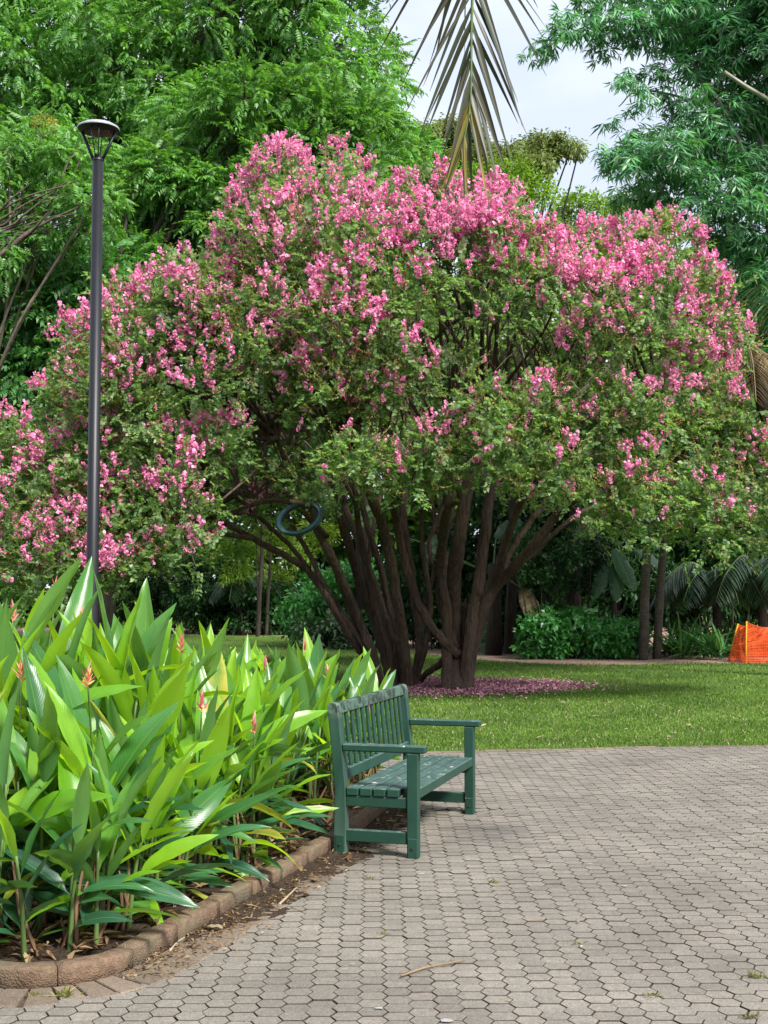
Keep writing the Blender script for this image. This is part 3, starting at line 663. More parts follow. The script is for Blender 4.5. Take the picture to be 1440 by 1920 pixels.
for (hx_, hy_, hr_) in HOLES:            # deep foliage on the far side closes the thin places
    for _ in range(4): blobs.append(blob(hx_ + rng.uniform(-hr_, hr_), hy_ + rng.uniform(-hr_, hr_), TY + rng.uniform(2.2, 4.2), rng.uniform(60, 80))); meta.append((hx_, hy_))
# a leafy sprig: pairs of small oval leaves on a shoot 0.28 m long
def sprig(n, seed, L=.30, ll=.066, lw=.050):
    r = np.random.default_rng(seed); q = []
    for i in range(n):
        t = (i + .5) / n; s_ = 1 if i % 2 else -1; d = np.array([.55, s_ * .9, r.uniform(-.7, .7)]); nr = np.array([r.uniform(-.9, .6), r.uniform(-.9, .9), 1.0])
        q.append(leafquad(ll * r.uniform(.75, 1.15), lw * r.uniform(.85, 1.2), (t * L, 0, -.10 * t * t * L), d, nr))
    q.append(leafquad(ll, lw, (L * .98, 0, -.03), (1, 0, .2), (0, .3, 1)))
    q.append([np.array([0, -.002, 0]), np.array([0, .002, 0]), np.array([L, .001, -.03]), np.array([L, -.001, -.03])])
    return quads(q)
SPR = [sprig(15, i) for i in range(4)]
v, f = cloud(blobs[:nfront], SPR, 72, (.75, 1.15), .12, .30, 1.15, .50, .9)
part('crown', v, f, M['crape'], tree, kind='stuff')
v, f = cloud(blobs[nfront:], SPR, 15, (1.2, 1.9), .12, .25, .8, .35, .9)
part('inner_crown', v, f, M['crape'], tree, kind='stuff')
# new growth: thin yellowish shoots standing out of the clumps
def shoot(seed):
    r = np.random.default_rng(seed); q = []
    for i in range(16):
        t = i / 16; a = r.uniform(0, 2 * pi); d = np.array([.8, cos(a) * .7, sin(a) * .7]); q.append(leafquad(.030 * (1.2 - t * .6), .012, (t * .26, 0, 0), d, rdir(1)[0], .2, 0))
    return quads(q)
SHO = [shoot(i) for i in range(3)]
sel = [blobs[i] for i in range(nfront) if rng.random() < (.8 if 640 < meta[i][1] < 1000 and meta[i][0] > 450 else .6)]
v, f = cloud(sel, SHO, 36, (.9, 1.5), -.2, .5, .5, .93, .95); part('new_growth', v, f, M['crapenew'], tree, kind='stuff')
# branchwork inside
mb = MB(); tips = np.array(tips)
for i, (c, R) in enumerate(blobs):
    if rng.random() < .28: continue
    d = np.linalg.norm(tips - c, axis=1); s0 = tips[np.argmin(d + rng.uniform(0, 1.2, len(d)))]; mid = s0 * .45 + c * .55 + np.array([0, 0, .25]) + rng.normal(0, .22, 3)
    pth = smooth_path([s0, s0 * .75 + mid * .25 + rng.normal(0, .1, 3), mid, c + rng.normal(0, R * .3, 3)], 4); Ld = np.linalg.norm(c - s0)
    v, f = tube(pth, np.linspace(.030 + .006 * min(Ld, 5), .008, len(pth)), 5, .1, i, False); mb.add(v, f)
    for k in range(3):
        e = c + rdir(1)[0] * R * 1.0 + np.array([0, 0, R * .2]); v, f = tube(smooth_path([c, (c + e) / 2 + rng.normal(0, R * .2, 3), e], 3), np.linspace(.008, .003, 7), 4, 0, 1, False); mb.add(v, f)
for (hx_, hy_, hr_) in HOLES[:9]:       # bare twisting shoots that show where the leaves thin out
    for k in range(14):
        Y = TY - 1.2 + rng.uniform(-1.5, 1.0); a = P(hx_ + rng.uniform(-hr_, hr_), hy_ + hr_ * 1.2, Y); b = a + np.array([rng.normal(0, .45), rng.normal(0, .3), rng.uniform(.6, 1.6)]); 
        v, f = tube(smooth_path([a, a * .6 + b * .4 + rng.normal(0, .12, 3), b], 5), np.linspace(.022, .006, 11), 5, .1, k, False); mb.add(v, f)
v, f = mb.out(); part('branchwork', v, f, M['bark'], tree)
mb = MB()
for (x, y, Y) in [(700, 840, 16.2), (745, 830, 16.3), (610, 620, 16.4), (500, 640, 16.6), (1140, 700, 16.6), (1230, 650, 16.9), (980, 660, 16.3), (930, 880, 16.4), (290, 640, 17.2), (1280, 960, 17.3), (1370, 930, 17.8), (560, 850, 16.4), (1085, 735, 16.4)]:
    for k in range(3):
        a = P(x + rng.uniform(-15, 15), y + rng.uniform(-12, 12), Y); p1 = a + np.array([rng.normal(0, .13), rng.normal(0, .1), rng.uniform(-.15, .2)]); p2 = p1 + np.array([rng.normal(0, .14), rng.normal(0, .1), rng.uniform(-.25, .15)])
        v, f = tube(smooth_path([a, p1, p2], 5), np.linspace(.009, .004, 11), 5, .15, k, False); mb.add(v, f)
v, f = mb.out(); part('bare_twigs', v, f, M['twig'], tree, kind='stuff')
# blossom
def truss(seed, n=9):
    """a panicle: a few tight crinkled puffs of petals strung along a short stalk"""
    r = np.random.default_rng(seed); q = []; nb = 5
    for p in range(nb):
        c0 = np.array([.02 + .040 * p, r.normal() * .036 * (1 - .12 * p), r.normal() * .036 * (1 - .12 * p)]); R_ = r.uniform(.030, .046) * (1.05 - .08 * p)
        for i in range(n if p < 4 else n - 3):
            u = r.normal(size=3); u /= np.linalg.norm(u); s_ = r.uniform(.028, .046); d = np.cross(u, r.normal(size=3)); d /= np.linalg.norm(d)
            q.append(leafquad(s_, s_, c0 + u * R_ - d * s_ * .5, d, u + r.normal(size=3) * .35, -.15, .2))
    return quads(q)
TRU = [truss(i) for i in range(5)]
topy = np.interp(np.arange(-200, 1640, 10), [p[0] for p in OUT[2:30]], [p[1] for p in OUT[2:30]])
def dens(x, y):
    ty = np.interp(x, np.arange(-200, 1640, 10), topy); h = y - ty; d = .20
    if h < 260: d = 1.15
    elif h < 380: d = .75
    if x > 880 and y < 560: d = 1.5
    if x > 860 and 560 <= y < 640: d = .45
    if x > 1200 and 480 < y < 770: d = 1.3
    if x > 1280 and 600 < y < 760: d = 1.6
    if 560 < x < 705 and 610 < y < 740: d = 2.2
    if x < 460 and y > 620: d = .55
    if 330 < x < 720 and 560 < y < 760: d = .75
    if 170 < x < 330 and 500 < y < 600: d = 1.3
    if 500 < x < 1350 and y > 760: d = .22
    if x > 1180 and y > 780: d = .22
    if 700 < x < 860 and 540 < y < 720: d = .10
    if 760 < x < 850 and 280 < y < 400: d = 3.2
    if x > 1000 and 420 < y < 550: d = 1.9
    return d
tp = []; td = []; tsz = []
for i in range(nfront):
    c, R = blobs[i]; x, y = meta[i]; de = dens(x, y) * rng.choice([.25, .7, 1.1, 1.9], p=[.15, .35, .32, .18])
    n = rng.poisson(20.0 * de)
    cl = rdir(3); cl[:, 1] = -abs(cl[:, 1]); cl[:, 2] = abs(cl[:, 2]) * 1.2
    for k in range(n):
        u = cl[rng.integers(3)] + rng.normal(0, .42, 3) if rng.random() < .75 else rdir(1)[0]
        u[1] = -abs(u[1]) if rng.random() < .75 else u[1]; u[2] = abs(u[2]) if rng.random() < .8 else u[2]; u /= np.linalg.norm(u)
        tp.append(c + u * R * rng.uniform(1.02, 1.32)); td.append(u * .5 + np.array([0, -.15, .8]) + rng.normal(0, .3, 3)); tsz.append(rng.choice([.55, .8, 1.05, 1.4], p=[.3, .35, .25, .1]) * rng.uniform(.85, 1.15))
tp = np.array(tp); td = np.array(td); tsz = np.array(tsz); NT = len(tp)
Bt = bases(td, rdir(NT)); scr = tsz / tp[:, 1]; big = np.argsort(-scr); kk = rng.integers(0, 5, NT)
tm = [mesh_np('blossom_cluster', a, b, [M['pink']]) for a, b in TRU]
for i in big[:300]:
    o = obj('blossom_cluster', tm[kk[i]], tree, tuple(tp[i] - np.array(tree.location))); o.rotation_euler = Matrix(Bt[i].tolist()).to_euler(); o.scale = (tsz[i],) * 3
mb = MB()
for k in range(5):
    s_ = [i for i in big[300:] if kk[i] == k]
    if s_: mb.add(*scatter(*TRU[k], tp[s_], Bt[s_], tsz[s_]))
v, f = mb.out(); part('blossom', v, f, M['pink'], tree, kind='stuff')
print('TRUSSES', NT, 'BLOBS', len(blobs))
# fallen petals round the foot
n = 15000; a = rng.uniform(0, 2 * pi, n); r = np.sqrt(rng.random(n)) * (1 + rng.normal(0, .07, n)) * np.where(rng.random(n) < .10, rng.uniform(1.0, 1.55, n), 1) * (1 + .10 * np.sin(a * 3 + 1)); pcx, pcy = G(862, 1290)[:2]
ppos = np.stack([pcx + r * cos(0) * np.cos(a) * 1.85, pcy + .25 + np.sin(a) * r * 1.75, rng.uniform(.012, .04, n)], 1)
v, f = scatter(*quads([leafquad(.045, .04)]), ppos, bases(rdir(n) * np.array([1, 1, .3]), np.array([0, 0, 1.0]) + rdir(n) * .5), rng.uniform(.6, 1.2, n))
tag(obj('fallen_petals', mesh_np('fallen_petals', v, f, [M['petal']])), 'carpet of mauve fallen petals on the lawn round the crape myrtle', 'petals', kind='stuff')
# hose ring on a branch stub, and the tap post at the foot
hc = P(561, 972, 17.2); rr_ = 35 * 17.2 / F; mb = MB()
for k, (ro, tw) in enumerate(((0, 0), (.02, .22), (-.015, -.12))):
    a = np.linspace(0, 2 * pi, 33); pth = np.stack([hc[0] + (rr_ + ro) * 1.08 * np.cos(a), hc[1] + .04 * k + tw * .25 * np.cos(a), hc[2] + (rr_ + ro) * .76 * np.sin(a) + .25 * rr_ * np.cos(a)], 1); v, f = tube(pth, .024, 8, 0, 0, False); mb.add(v, f)
v, f = mb.out(); tag(part('hose_coil', v, f, M['hose'], None), 'dark teal ring of coiled hose hung among the crape myrtle branches', 'hose')
v, f = tube(smooth_path([P(612, 1005, 19.9), hc * .55 + P(612, 1005, 19.9) * .45 + np.array([0, 0, .1]), hc + np.array([.12, .05, rr_ * .70]), hc + np.array([-.12, -.1, rr_ * .9])], 5), np.linspace(.05, .028, 16), 7, .1, 3); part('stem', v, f, M['bark'], tree)
sp = G(748, 1284); st = thing('tap_post', 'thin black post standing against the crape myrtle stems', 'post', sp)
v, f = box_v(sp[0] - .03, sp[0] + .03, sp[1] - .33, sp[1] - .27, 0, .62, .006); obj('post', mesh_py('post', v - sp, f, [M['pole']]), st)
v, f = lathe([(.002, .70), (.03, .69), (.034, .62), (.02, .615)], 10, (sp[0], sp[1] - .30, 0)); part('tap_head', v, f, M['pole'], st)

# ================================================================== OTHER TREES
def pinnate(seed, pairs=5, L=.36, ll=.17, lw=.060, droop=.5):
    r = np.random.default_rng(seed); q = []
    for i in range(pairs):
        t = .18 + .8 * i / pairs; x = t * L; z = -droop * t * t * L
        for s_ in (1, -1):
            d = np.array([.35, s_ * 1.0, -.45 - .3 * r.random()]); q.append(leafquad(ll * (1 - .35 * abs(t - .5)) * r.uniform(.85, 1.1), lw, (x, 0, z), d, np.array([.2, s_ * .5, 1.0]), .2, .15))
    q.append(leafquad(ll, lw, (L * .97, 0, -droop * L * .95), (1, 0, -.7), (0, 0, 1)))
    return quads(q)
PIN = [pinnate(i) for i in range(3)]
def tree_make(name, label, base, bl, tpl, mat, dens_, size, trunk_r=.22, bark='bark2', group=None, limbs=True, extra=None, **kw):
    root = thing(name, label, 'tree', (base[0], base[1], 0), group)
    cs = np.array([c for c, _ in bl]); cen = cs.mean(0); top = np.array([base[0] * .6 + cen[0] * .4, base[1] * .6 + cen[1] * .4, cs[:, 2].min() * .5 + cen[2] * .5]); mb = MB()
    b3 = np.array([base[0], base[1], -.15]); tr = smooth_path([b3, b3 * .5 + top * .5 + rng.normal(0, .25, 3) * np.array([1, 1, 0]), top], 8)
    v, f = tube(tr, np.linspace(trunk_r * 1.15, trunk_r * .6, len(tr)), 10, .1, 4); mb.add(v, f)
    if limbs:
        for i, (c, R) in enumerate(bl):
            s0 = tr[int(len(tr) * rng.uniform(.45, .98)) - 1]; mid = s0 * .5 + c * .5 + rng.normal(0, .35, 3); pth = smooth_path([s0, mid, c], 6)
            v, f = tube(pth, np.linspace(trunk_r * .36, .022, len(pth)), 6, .1, i, False); mb.add(v, f)
            for k in range(4):
                e = c + rdir(1)[0] * R * .9; v, f = tube(smooth_path([c, (c + e) / 2 + rng.normal(0, R * .15, 3), e], 3), np.linspace(.022, .007, 7), 4, 0, 2, False); mb.add(v, f)
    v, f = mb.out(); part('trunk', v, f, M[bark], root)
    v, f = cloud(bl, tpl, dens_, size, **kw); part('crown', v, f, M[mat], root, kind='stuff')
    if extra:
        v, f = cloud(extra[0], extra[1], extra[2], extra[3], inner=.95); part('seed_sprays', v, f, M[extra[4]], root, kind='stuff')
    return root
def fill(polypx, Y0, Y1, rpx, n, rmin=.8):
    o = []; xs = [p[0] for p in polypx]; ys = [p[1] for p in polypx]; pts = []; tries = 0
    while len(o) < n and tries < n * 50:
        tries += 1; x = rng.uniform(min(xs), max(xs)); y = rng.uniform(min(ys), max(ys)); r = rng.uniform(*rpx)
        if not inpoly(np.array([x]), np.array([y]), polypx)[0]: continue
        if pts and min(hypot2(x - a, y - b) for a, b in pts) < (r * rmin) ** 2: continue
        pts.append((x, y)); o.append(blob(x, y, rng.uniform(Y0, Y1), r))
    return o
def hypot2(a, b): return a * a + b * b
SEEDS = [quads([leafquad(.05, .04, rdir(1)[0] * .10, rdir(1)[0], rdir(1)[0]) for _ in range(26)])]
# the tall tree behind on the left
bl = fill([(-120, -160), (650, -160), (690, 60), (712, 130), (690, 205), (620, 210), (560, 240), (420, 300), (-120, 330)], 31.5, 36, (62, 98), 78, .82)
tree_make('tall_pinnate_tree', 'tallest dark green tree with feathery leaves reaching above the street lamp', (-7.6, 34.0), bl, PIN, 'ail', 34, (.85, 1.3), .34, droop=.35, upw=.2, jit=.6, inner=.5, extra=(bl[::2], SEEDS, 1.0, (.8, 1.6), 'olive'))
bl = fill([(250, 330), (330, 230), (420, 190), (500, 150), (570, 190), (640, 215), (700, 240), (745, 300), (700, 420), (560, 420), (330, 560), (230, 560), (230, 420)], 26.8, 29.5, (48, 76), 44, .9)
tree_make('bright_pinnate_tree', 'bright green rounded tree with drooping feathery leaves behind the pink blossom', (-6.4, 28.6), bl, PIN, 'ailb', 78, (.7, 1.05), .24, droop=.3, upw=.25, jit=.55, inner=.5, extra=(bl[::3], SEEDS, .9, (.7, 1.3), 'olive'))
bl = fill([(-150, 250), (60, 235), (165, 270), (185, 420), (130, 470), (-150, 500)], 23.2, 25.2, (42, 64), 24, .95)
t = tree_make('pale_leaved_tree', 'pale green small tree with bare grey branches beside the lamp post', (-8.6, 24.6), bl, PIN, 'ailb', 80, (.5, .85), .09, 'twig', droop=.35, upw=.2, jit=.8, inner=.4, extra=([blob(80, 232, 24, 20)], SEEDS, 60, (.6, 1.0), 'seed'))
mb = MB()
for k in range(16):
    a = P(rng.uniform(-60, 20), rng.uniform(420, 480), 23.6); b = P(rng.uniform(40, 160), rng.uniform(330, 420), 23.2); v, f = tube(smooth_path([a, (a + b) / 2 + rng.normal(0, .15, 3), b], 6), np.linspace(.03, .008, 13), 5, .1, k, False); mb.add(v, f)
v, f = tube(smooth_path([P(-60, 520, 23.4), P(10, 470, 23.4), P(70, 425, 23.3), P(165, 380, 23.2)], 5), np.linspace(.07, .015, 16), 6, .1, 1, False); mb.add(v, f)
v, f = mb.out(); part('bare_branch', v, f, M['twig'], t)
bl = fill([(-160, 470), (140, 470), (330, 540), (300, 640), (120, 640), (70, 720), (30, 860), (-160, 900)], 24.5, 27, (48, 76), 44, .85)
tree_make('dark_pinnate_tree', 'dark green feathery tree low behind the lamp post', (-6.6, 26.5), bl, PIN, 'aild', 54, (.85, 1.2), .2, droop=.4, upw=.15, jit=.55, inner=.5)
bl = fill([(560, 200), (720, 215), (745, 260), (800, 330), (760, 420), (600, 400)], 33, 36, (40, 66), 22, .9)
tree_make('leafy_tree', 'mid green leafy tree filling the gap behind the crape myrtle top', (-.6, 35.5), bl, PIN, 'ail', 34, (.9, 1.2), .2, droop=.3)
# far trees in the gap of sky
def tuft(n, seed, R=.30, ll=.15, lw=.07, dr=.2):
    r = np.random.default_rng(seed); q = []
    for i in range(n):
        u = r.normal(size=3); u /= np.linalg.norm(u); q.append(leafquad(ll * r.uniform(.7, 1.2), lw, u * R * r.random() ** .5, u + np.array([0, 0, -dr]) + r.normal(size=3) * .4, r.normal(size=3) * .5 + np.array([0, 0, 1.0])))
    return quads(q)
TUF = [tuft(16, i) for i in range(3)]
WEEP = [tuft(18, i, .34, .22, .075, 1.4) for i in range(3)]
bl = [blob(x, y, 44 + rng.uniform(-1, 1), r) for x, y, r in [(795, 262, 26), (845, 252, 30), (885, 265, 30), (820, 300, 38), (870, 310, 36), (910, 300, 30), (780, 320, 34), (930, 330, 34)]]
tree_make('weeping_tree', 'olive green weeping tree beyond the palm frond tip', (2.4, 45), bl, WEEP, 'olive', 60, (.8, 1.1), .18, droop=.5, inner=.4)
bl = [blob(x, y, 42 + rng.uniform(-1, 1), r) for x, y, r in [(980, 290, 28), (1015, 275, 25), (1045, 274, 22), (1070, 281, 17), (1085, 284, 10), (950, 300, 30), (1005, 312, 26), (1030, 302, 17), (940, 335, 34), (975, 330, 30)]]
tree_make('flat_topped_tree', 'yellow green tree with a side branch stretching out into the sky', (4.0, 43), bl, WEEP, 'olive', 60, (.7, 1.0), .18, droop=.45, inner=.4)
bl = [blob(x, y, 37 + rng.uniform(-1, 1), r) for x, y, r in [(870, 345, 40), (920, 335, 40), (960, 335, 40), (1000, 365, 38), (840, 380, 40), (900, 400, 40), (960, 400, 40)]]
tree_make('lime_tree', 'bright lime green leafy tree behind the crape myrtle crest', (3.0, 38), bl, TUF, 'lime', 40, (.7, 1.0), .2)
bl = [blob(x, y, 48 + rng.uniform(-1, 1), r) for x, y, r in [(1055, 388, 26), (1085, 382, 26), (1120, 390, 26), (1155, 388, 26), (1195, 378, 30), (1060, 430, 34), (1120, 430, 34), (1180, 430, 34), (1240, 420, 40)]]
tree_make('round_tree', 'low lime green treetop on the skyline below the bamboo', (8.0, 49), bl, TUF, 'lime', 24, (.8, 1.2), .2)
# the wood closing the view behind
FARW = [tuft(11, i + 60, .55, .42, .20, .3) for i in range(3)]
bl = []
for x in np.arange(-30, 32, 1.9):
    for z in np.arange(.8, 15.0, 2.0):
        bl.append((np.array([x + rng.normal(0, .5), 54 + rng.uniform(-2.5, 3.5), z + rng.normal(0, .4)]), rng.uniform(1.2, 1.7)))
v, f = cloud(bl, FARW, 3.4, (1.1, 1.7), inner=.3); tag(obj('far_woodland', mesh_np('far_woodland', v, f, [M['wood']])), 'mass of far green trees closing the view behind the garden', 'woodland', kind='stuff')

# ---- bamboo
def bspray(seed):
    r = np.random.default_rng(seed); q = []
    for i in range(7):
        a = r.uniform(-1.1, 1.1); d = np.array([cos(a) * .8, sin(a), -.15 + r.normal() * .25]); q.append(leafquad(.21 * r.uniform(.7, 1.15), .030, (r.uniform(0, .07), r.normal() * .015, 0), d, np.array([0, 0, 1.0]) + r.normal(size=3) * .35, .15, .12))
    return quads(q)
BSP = [bspray(i) for i in range(5)]
bam = thing('bamboo_clump', 'tall dark green bamboo arching over the garden against the sky', 'bamboo', (8.3, 26.0, 0))
bl = fill([(1270, -150), (1600, -150), (1600, 900), (1440, 720), (1400, 590), (1345, 560), (1340, 420), (1250, 372), (1190, 380), (1160, 330), (1165, 270), (1240, 220), (1340, 215), (1330, 90), (1240, 60)], 24.2, 26.5, (44, 76), 105, .72)
bl += [blob(x, y, 25 + rng.uniform(-.5, .5), r) for x, y, r in [(1010, 92, 17), (1035, 75, 23), (1065, 55, 30), (1100, 50, 34), (1140, 40, 40), (1180, 50, 42), (1225, 60, 42), (1265, 85, 40), (1300, 120, 38), (1060, 30, 20), (1110, 5, 30), (1160, -10, 36), (1220, -10, 44), (1290, 20, 50), (1350, 60, 50), (1150, 290, 24), (1140, 230, 14), (1150, 310, 20), (1175, 250, 16)]]
v, f = cloud(bl, BSP, 64, (1.0, 1.5), droop=1.2, upw=.1, jit=.55, inner=.35); part('foliage', v, f, M['bam'], bam, kind='stuff')
thin = [blob(x, y, 25 + rng.uniform(-.5, .5), r) for x, y, r in [(1180, 135, 22), (1160, 150, 18), (1200, 165, 24), (1230, 140, 30), (1255, 165, 26), (1215, 190, 20), (1185, 205, 16), (1270, 190, 24), (1300, 175, 24), (1120, 90, 20), (1145, 100, 16), (990, 108, 14), (1150, 222, 12)]]
v, f = cloud(thin, BSP, 60, (.9, 1.3), droop=1.2, upw=.1, jit=.6, inner=.2); part('thin_sprays', v, f, M['bam'], bam, kind='stuff')
for k, pp in enumerate([[(1560, 1180), (1500, 700), (1400, 300), (1280, 100), (1140, 40), (1010, 95)], [(1580, 1180), (1520, 600), (1420, 250), (1300, 190), (1200, 170), (1160, 200)], [(1540, 1180), (1460, 800), (1380, 480), (1260, 300), (1150, 300)], [(1600, 1180), (1580, 600), (1500, 200), (1420, -60)]]):
    pth = smooth_path([P(x, y, 25.4 + .2 * k) for x, y in pp], 7); pth[0][2] = -.1; v, f = tube(pth, np.linspace(.06, .010, len(pth)), 8, 0, k); part('culm', v, f, M['culm'], bam)
v, f = tube([P(1358, 135, 24.0), P(1395, 160, 24.1), P(1470, 205, 24.4)], [.036, .040, .05], 9, .05, 7); part('cut_culm', v, f, M['culm'], bam)

# ---- palm overhead: only its drooping frond hangs into view; its trunk stands behind the camera
palm = thing('palm_tree', 'palm whose narrow drooping frond hangs down against the sky', 'palm', (1.2, -1.6, 0))
v, f = tube(smooth_path([(1.2, -1.6, -.1), (1.22, -1.55, 3.2), (1.2, -1.5, 6.2)], 8), np.linspace(.17, .12, 17), 14, .03, 2); part('trunk', v, f, M['barkp'], palm)
def frond(pts, n, Lf, wf, mat, root, spread=.9, rs=.014, seed=0, hang=.6, fwd=1.0, tipmat=None):
    r = np.random.default_rng(seed); pth = smooth_path(pts, 14); m = len(pth)
    v, f = tube(pth, np.linspace(rs, rs * .25, m), 6, 0, 1); rr = part('rachis', v, f, M['hstem'] if mat == 'palm' else M['drypalm'], root)
    T = np.gradient(pth, axis=0); T /= np.linalg.norm(T, axis=1)[:, None]; return pth, T, r
def leaflet_mesh(p, d, nrm, L, wd, sag, n=6, fold=.3):
    d = d / np.linalg.norm(d); y = np.cross(nrm, d); y /= np.linalg.norm(y) + 1e-9; z = np.cross(d, y); v = []; f = []
    for i in range(n + 1):
        t = i / n; c = p + d * L * t + np.array([0, 0, -1.0]) * sag * L * t * t; ww = wd * min(1, .35 + t * 4) * (1 - t ** 2.2) / 2 + .0008; v += [c - y * ww + z * ww * fold, c, c + y * ww + z * ww * fold]
    for i in range(n):
        a = i * 3; f += [(a, a + 1, a + 4, a + 3), (a + 1, a + 2, a + 5, a + 4)]
    return np.array(v), np.array(f)
FY = 5.1
fr = thing('frond', None, None, (0, 0, 0)) ; fr.parent = palm; fr.location = (0, 0, 0)
pts = [np.array([1.2, -1.45, 6.2]), np.array([1.1, .6, 6.9]), np.array([.85, 2.8, 6.4]), P(890, -330, FY - .35), P(888, -120, FY - .05), P(884, 60, FY), P(882, 190, FY), P(868, 272, FY)]
pth, T, r = frond(pts, 0, 0, 0, 'palm', fr, rs=.013)
m = len(pth); i0 = int(m * .42)
for k, i in enumerate(np.linspace(i0, m - 2, 32).astype(int)):
    t = (i - i0) / (m - 2 - i0)
    for s_ in (1, -1):
        if r.random() < .12: continue
        side = np.array([s_ * 1.0, r.uniform(-.35, .35), 0]); d = T[i] * (1.15 + 1.1 * t) + side * (1.25 - .78 * t) * r.uniform(.6, 1.2) + np.array([0, 0, -.25])
        L = .70 * (1 - .70 * t ** 1.4) * r.uniform(.75, 1.08)
        v, f = leaflet_mesh(pth[i], d, np.array([r.normal() * .6, -1.0, .25 + r.normal() * .3]), L, r.uniform(.014, .026), .05 * r.uniform(.5, 1.6))
        part('leaflet', v, f, M['fr_tip'] if (t > .75 and r.random() < .5 and 'fr_tip' in M) else M['frond'], fr)

# ================================================================== HELICONIA STANDS
def heli_leaf(seed, wd, arch, fold, twist, nl=11):
    r = np.random.default_rng(seed); v = []; uv = []; f = []; ac = np.array([-1, -.55, 0, .55, 1.0]); wav = r.uniform(-.012, .012, (nl + 1, 5))
    for i in range(nl + 1):
        t = i / nl; ww = .010 if t < .10 else max(.002, wd * (sin(pi * min(1, ((t - .06) / .94)) ** .80)) ** .85) / 2
        if i == nl: ww = .001
        ang = twist * t; bend = arch * t * t; cx = t * (1 - .25 * bend); cz = -bend * .9
        for j, a in enumerate(ac):
            y = a * ww; z = fold * abs(a) * ww - .35 * abs(a) ** 3 * ww * fold + wav[i, j] * abs(a) * (ww > .02)
            v.append((cx, y * cos(ang) - z * sin(ang), cz + y * sin(ang) + z * cos(ang))); uv.append((t, a / 2 + .5))
    for i in range(nl):
        for j in range(4): q = i * 5 + j; f.append((q, q + 5, q + 6, q + 1))
    return v, f, uv
HL = []
for k in range(9):
    HL.append(heli_leaf(k, [.17, .195, .22, .185, .205, .20, .16, .20, .185][k], [.08, .20, .34, .14, .46, .26, .07, .58, .32][k], [.55, .4, .5, .7, .45, .6, .8, .4, .5][k], [.5, -.6, .4, -.4, .8, .6, .1, -.8, 1.0][k]))
HLM = {(k, mm): mesh_np('leaf', HL[k][0], HL[k][1], [M[mm]], True, HL[k][2]) for k in range(9) for mm in ('h1', 'h2', 'h3', 'h4')}
def flower_parts(root, at, lean_):
    r = rng; q = MB(); y = MB()
    ax = np.array([lean_[0], lean_[1], 1.0]); ax /= np.linalg.norm(ax); a0 = r.uniform(0, 2 * pi)
    for i in range(6):
        a = a0 + i * pi + r.normal() * .3; h = at + ax * (.011 * i); d = ax * (.55 + .25 * i / 2) + np.array([cos(a), sin(a), 0]) * (.75 - .1 * i); v, f = leaflet_mesh(h, d, np.array([-cos(a), -sin(a), .6]), r.uniform(.045, .072), .017, -.08, 5, .6); q.add(v, f)
        for k in range(2):
            d2 = d + rdir(1)[0] * .35; v, f = leaflet_mesh(h, d2, rdir(1)[0], .035, .008, 0, 3); y.add(v, f)
    v, f = q.out(); fl = part('flower', v, f, M['bract'], root); v, f = y.out(); o = obj('floret', mesh_np('floret', v - np.array(root.location), f, [M['bracty']]), fl)
BEDC = np.array([-3.2, 8.0])
def heliconia(x, y, ht, d, label, group, flower=None, lowyel=0.0, outward=None, nl=None):
    root = thing('heliconia_plant', label, 'plant', (x, y, .05), group); base = np.array([x, y, .05])
    hs = ht * rng.uniform(.46, .56); ln = (outward * rng.uniform(.0, .30) * max(0, 1 - d / 1.0) if outward is not None else np.zeros(2)) + rng.normal(0, .06, 2)
    tip = base + np.array([ln[0] * hs, ln[1] * hs, hs]); pth = smooth_path([base - np.array([0, 0, .05]), base * .5 + tip * .5 - np.array([ln[0], ln[1], 0]) * hs * .12, tip], 4)
    v, f = tube(pth, np.linspace(.013, .006, len(pth)), 6, .1, 1); part('stem', v, f, M['hstem'], root)
    for _ in range(int(rng.integers(1, 4)) if d < .6 else 0):
        e = base + np.array([rng.normal(0, .04), rng.normal(0, .04), rng.uniform(.10, .42)]); v, f = tube([base + np.array([rng.normal(0, .035), rng.normal(0, .035), -.05]), (base + e) / 2 + rng.normal(0, .01, 3), e], [.012, .010, .004], 5, .2, 2); part('dry_sheath', v, f, M['hsheath'], root)
    yaw0 = rng.uniform(0, 2 * pi)
    if outward is not None and rng.random() < .65: yaw0 = atan2(outward[1], outward[0]) + rng.normal(0, .6)
    n = nl or (rng.integers(6, 9) if d > .35 else rng.integers(7, 11))
    for i in range(n):
        t = (i + .6) / n; tt = .22 + .78 * t; at = pth[min(len(pth) - 1, int(tt * (len(pth) - 1)))] - base
        el = radians((26 if d > .45 else 6) + (44 if d > .45 else 58) * t + rng.normal(0, 17)); L = (.38 + .28 * t + rng.normal(0, .085)) * (.72 + .22 * ht) * (.88 if d < .45 else 1.0); yw = yaw0 + i * pi + rng.normal(0, .45)
        if i == n - 1: el = radians(rng.uniform(68, 84))
        u = rng.random()
        mm = 'h4' if u < .025 + lowyel * (1 - t) else ('h2' if u < .32 + .40 * max(0, t - .35) + .05 * (d < .4) else ('h3' if t < .55 and u > .45 else 'h1'))
        k = rng.integers(9)
        if el > 1.0: k = rng.choice([0, 1, 3, 6, 5])
        o = obj('leaf', HLM[(k, mm)], root, tuple(at)); o.rotation_euler = Euler((rng.normal(0, .35), -el, yw)); o.scale = (L, L * rng.uniform(.85, 1.1), L)
    if flower is not None:
        fp = np.array(flower); mid = (tip + fp) / 2 + np.array([0, 0, .03]); v, f = tube(smooth_path([tip, mid, fp], 4), np.linspace(.005, .004, 9), 5); part('flower_stalk', v, f, M['hstem'], root)
        flower_parts(root, fp, ln * .5)
KPT = [tuple(p) for p in KPATH]
BSEG = [tuple(org - ux * .1), tuple(org + ux * (BL + .1))]
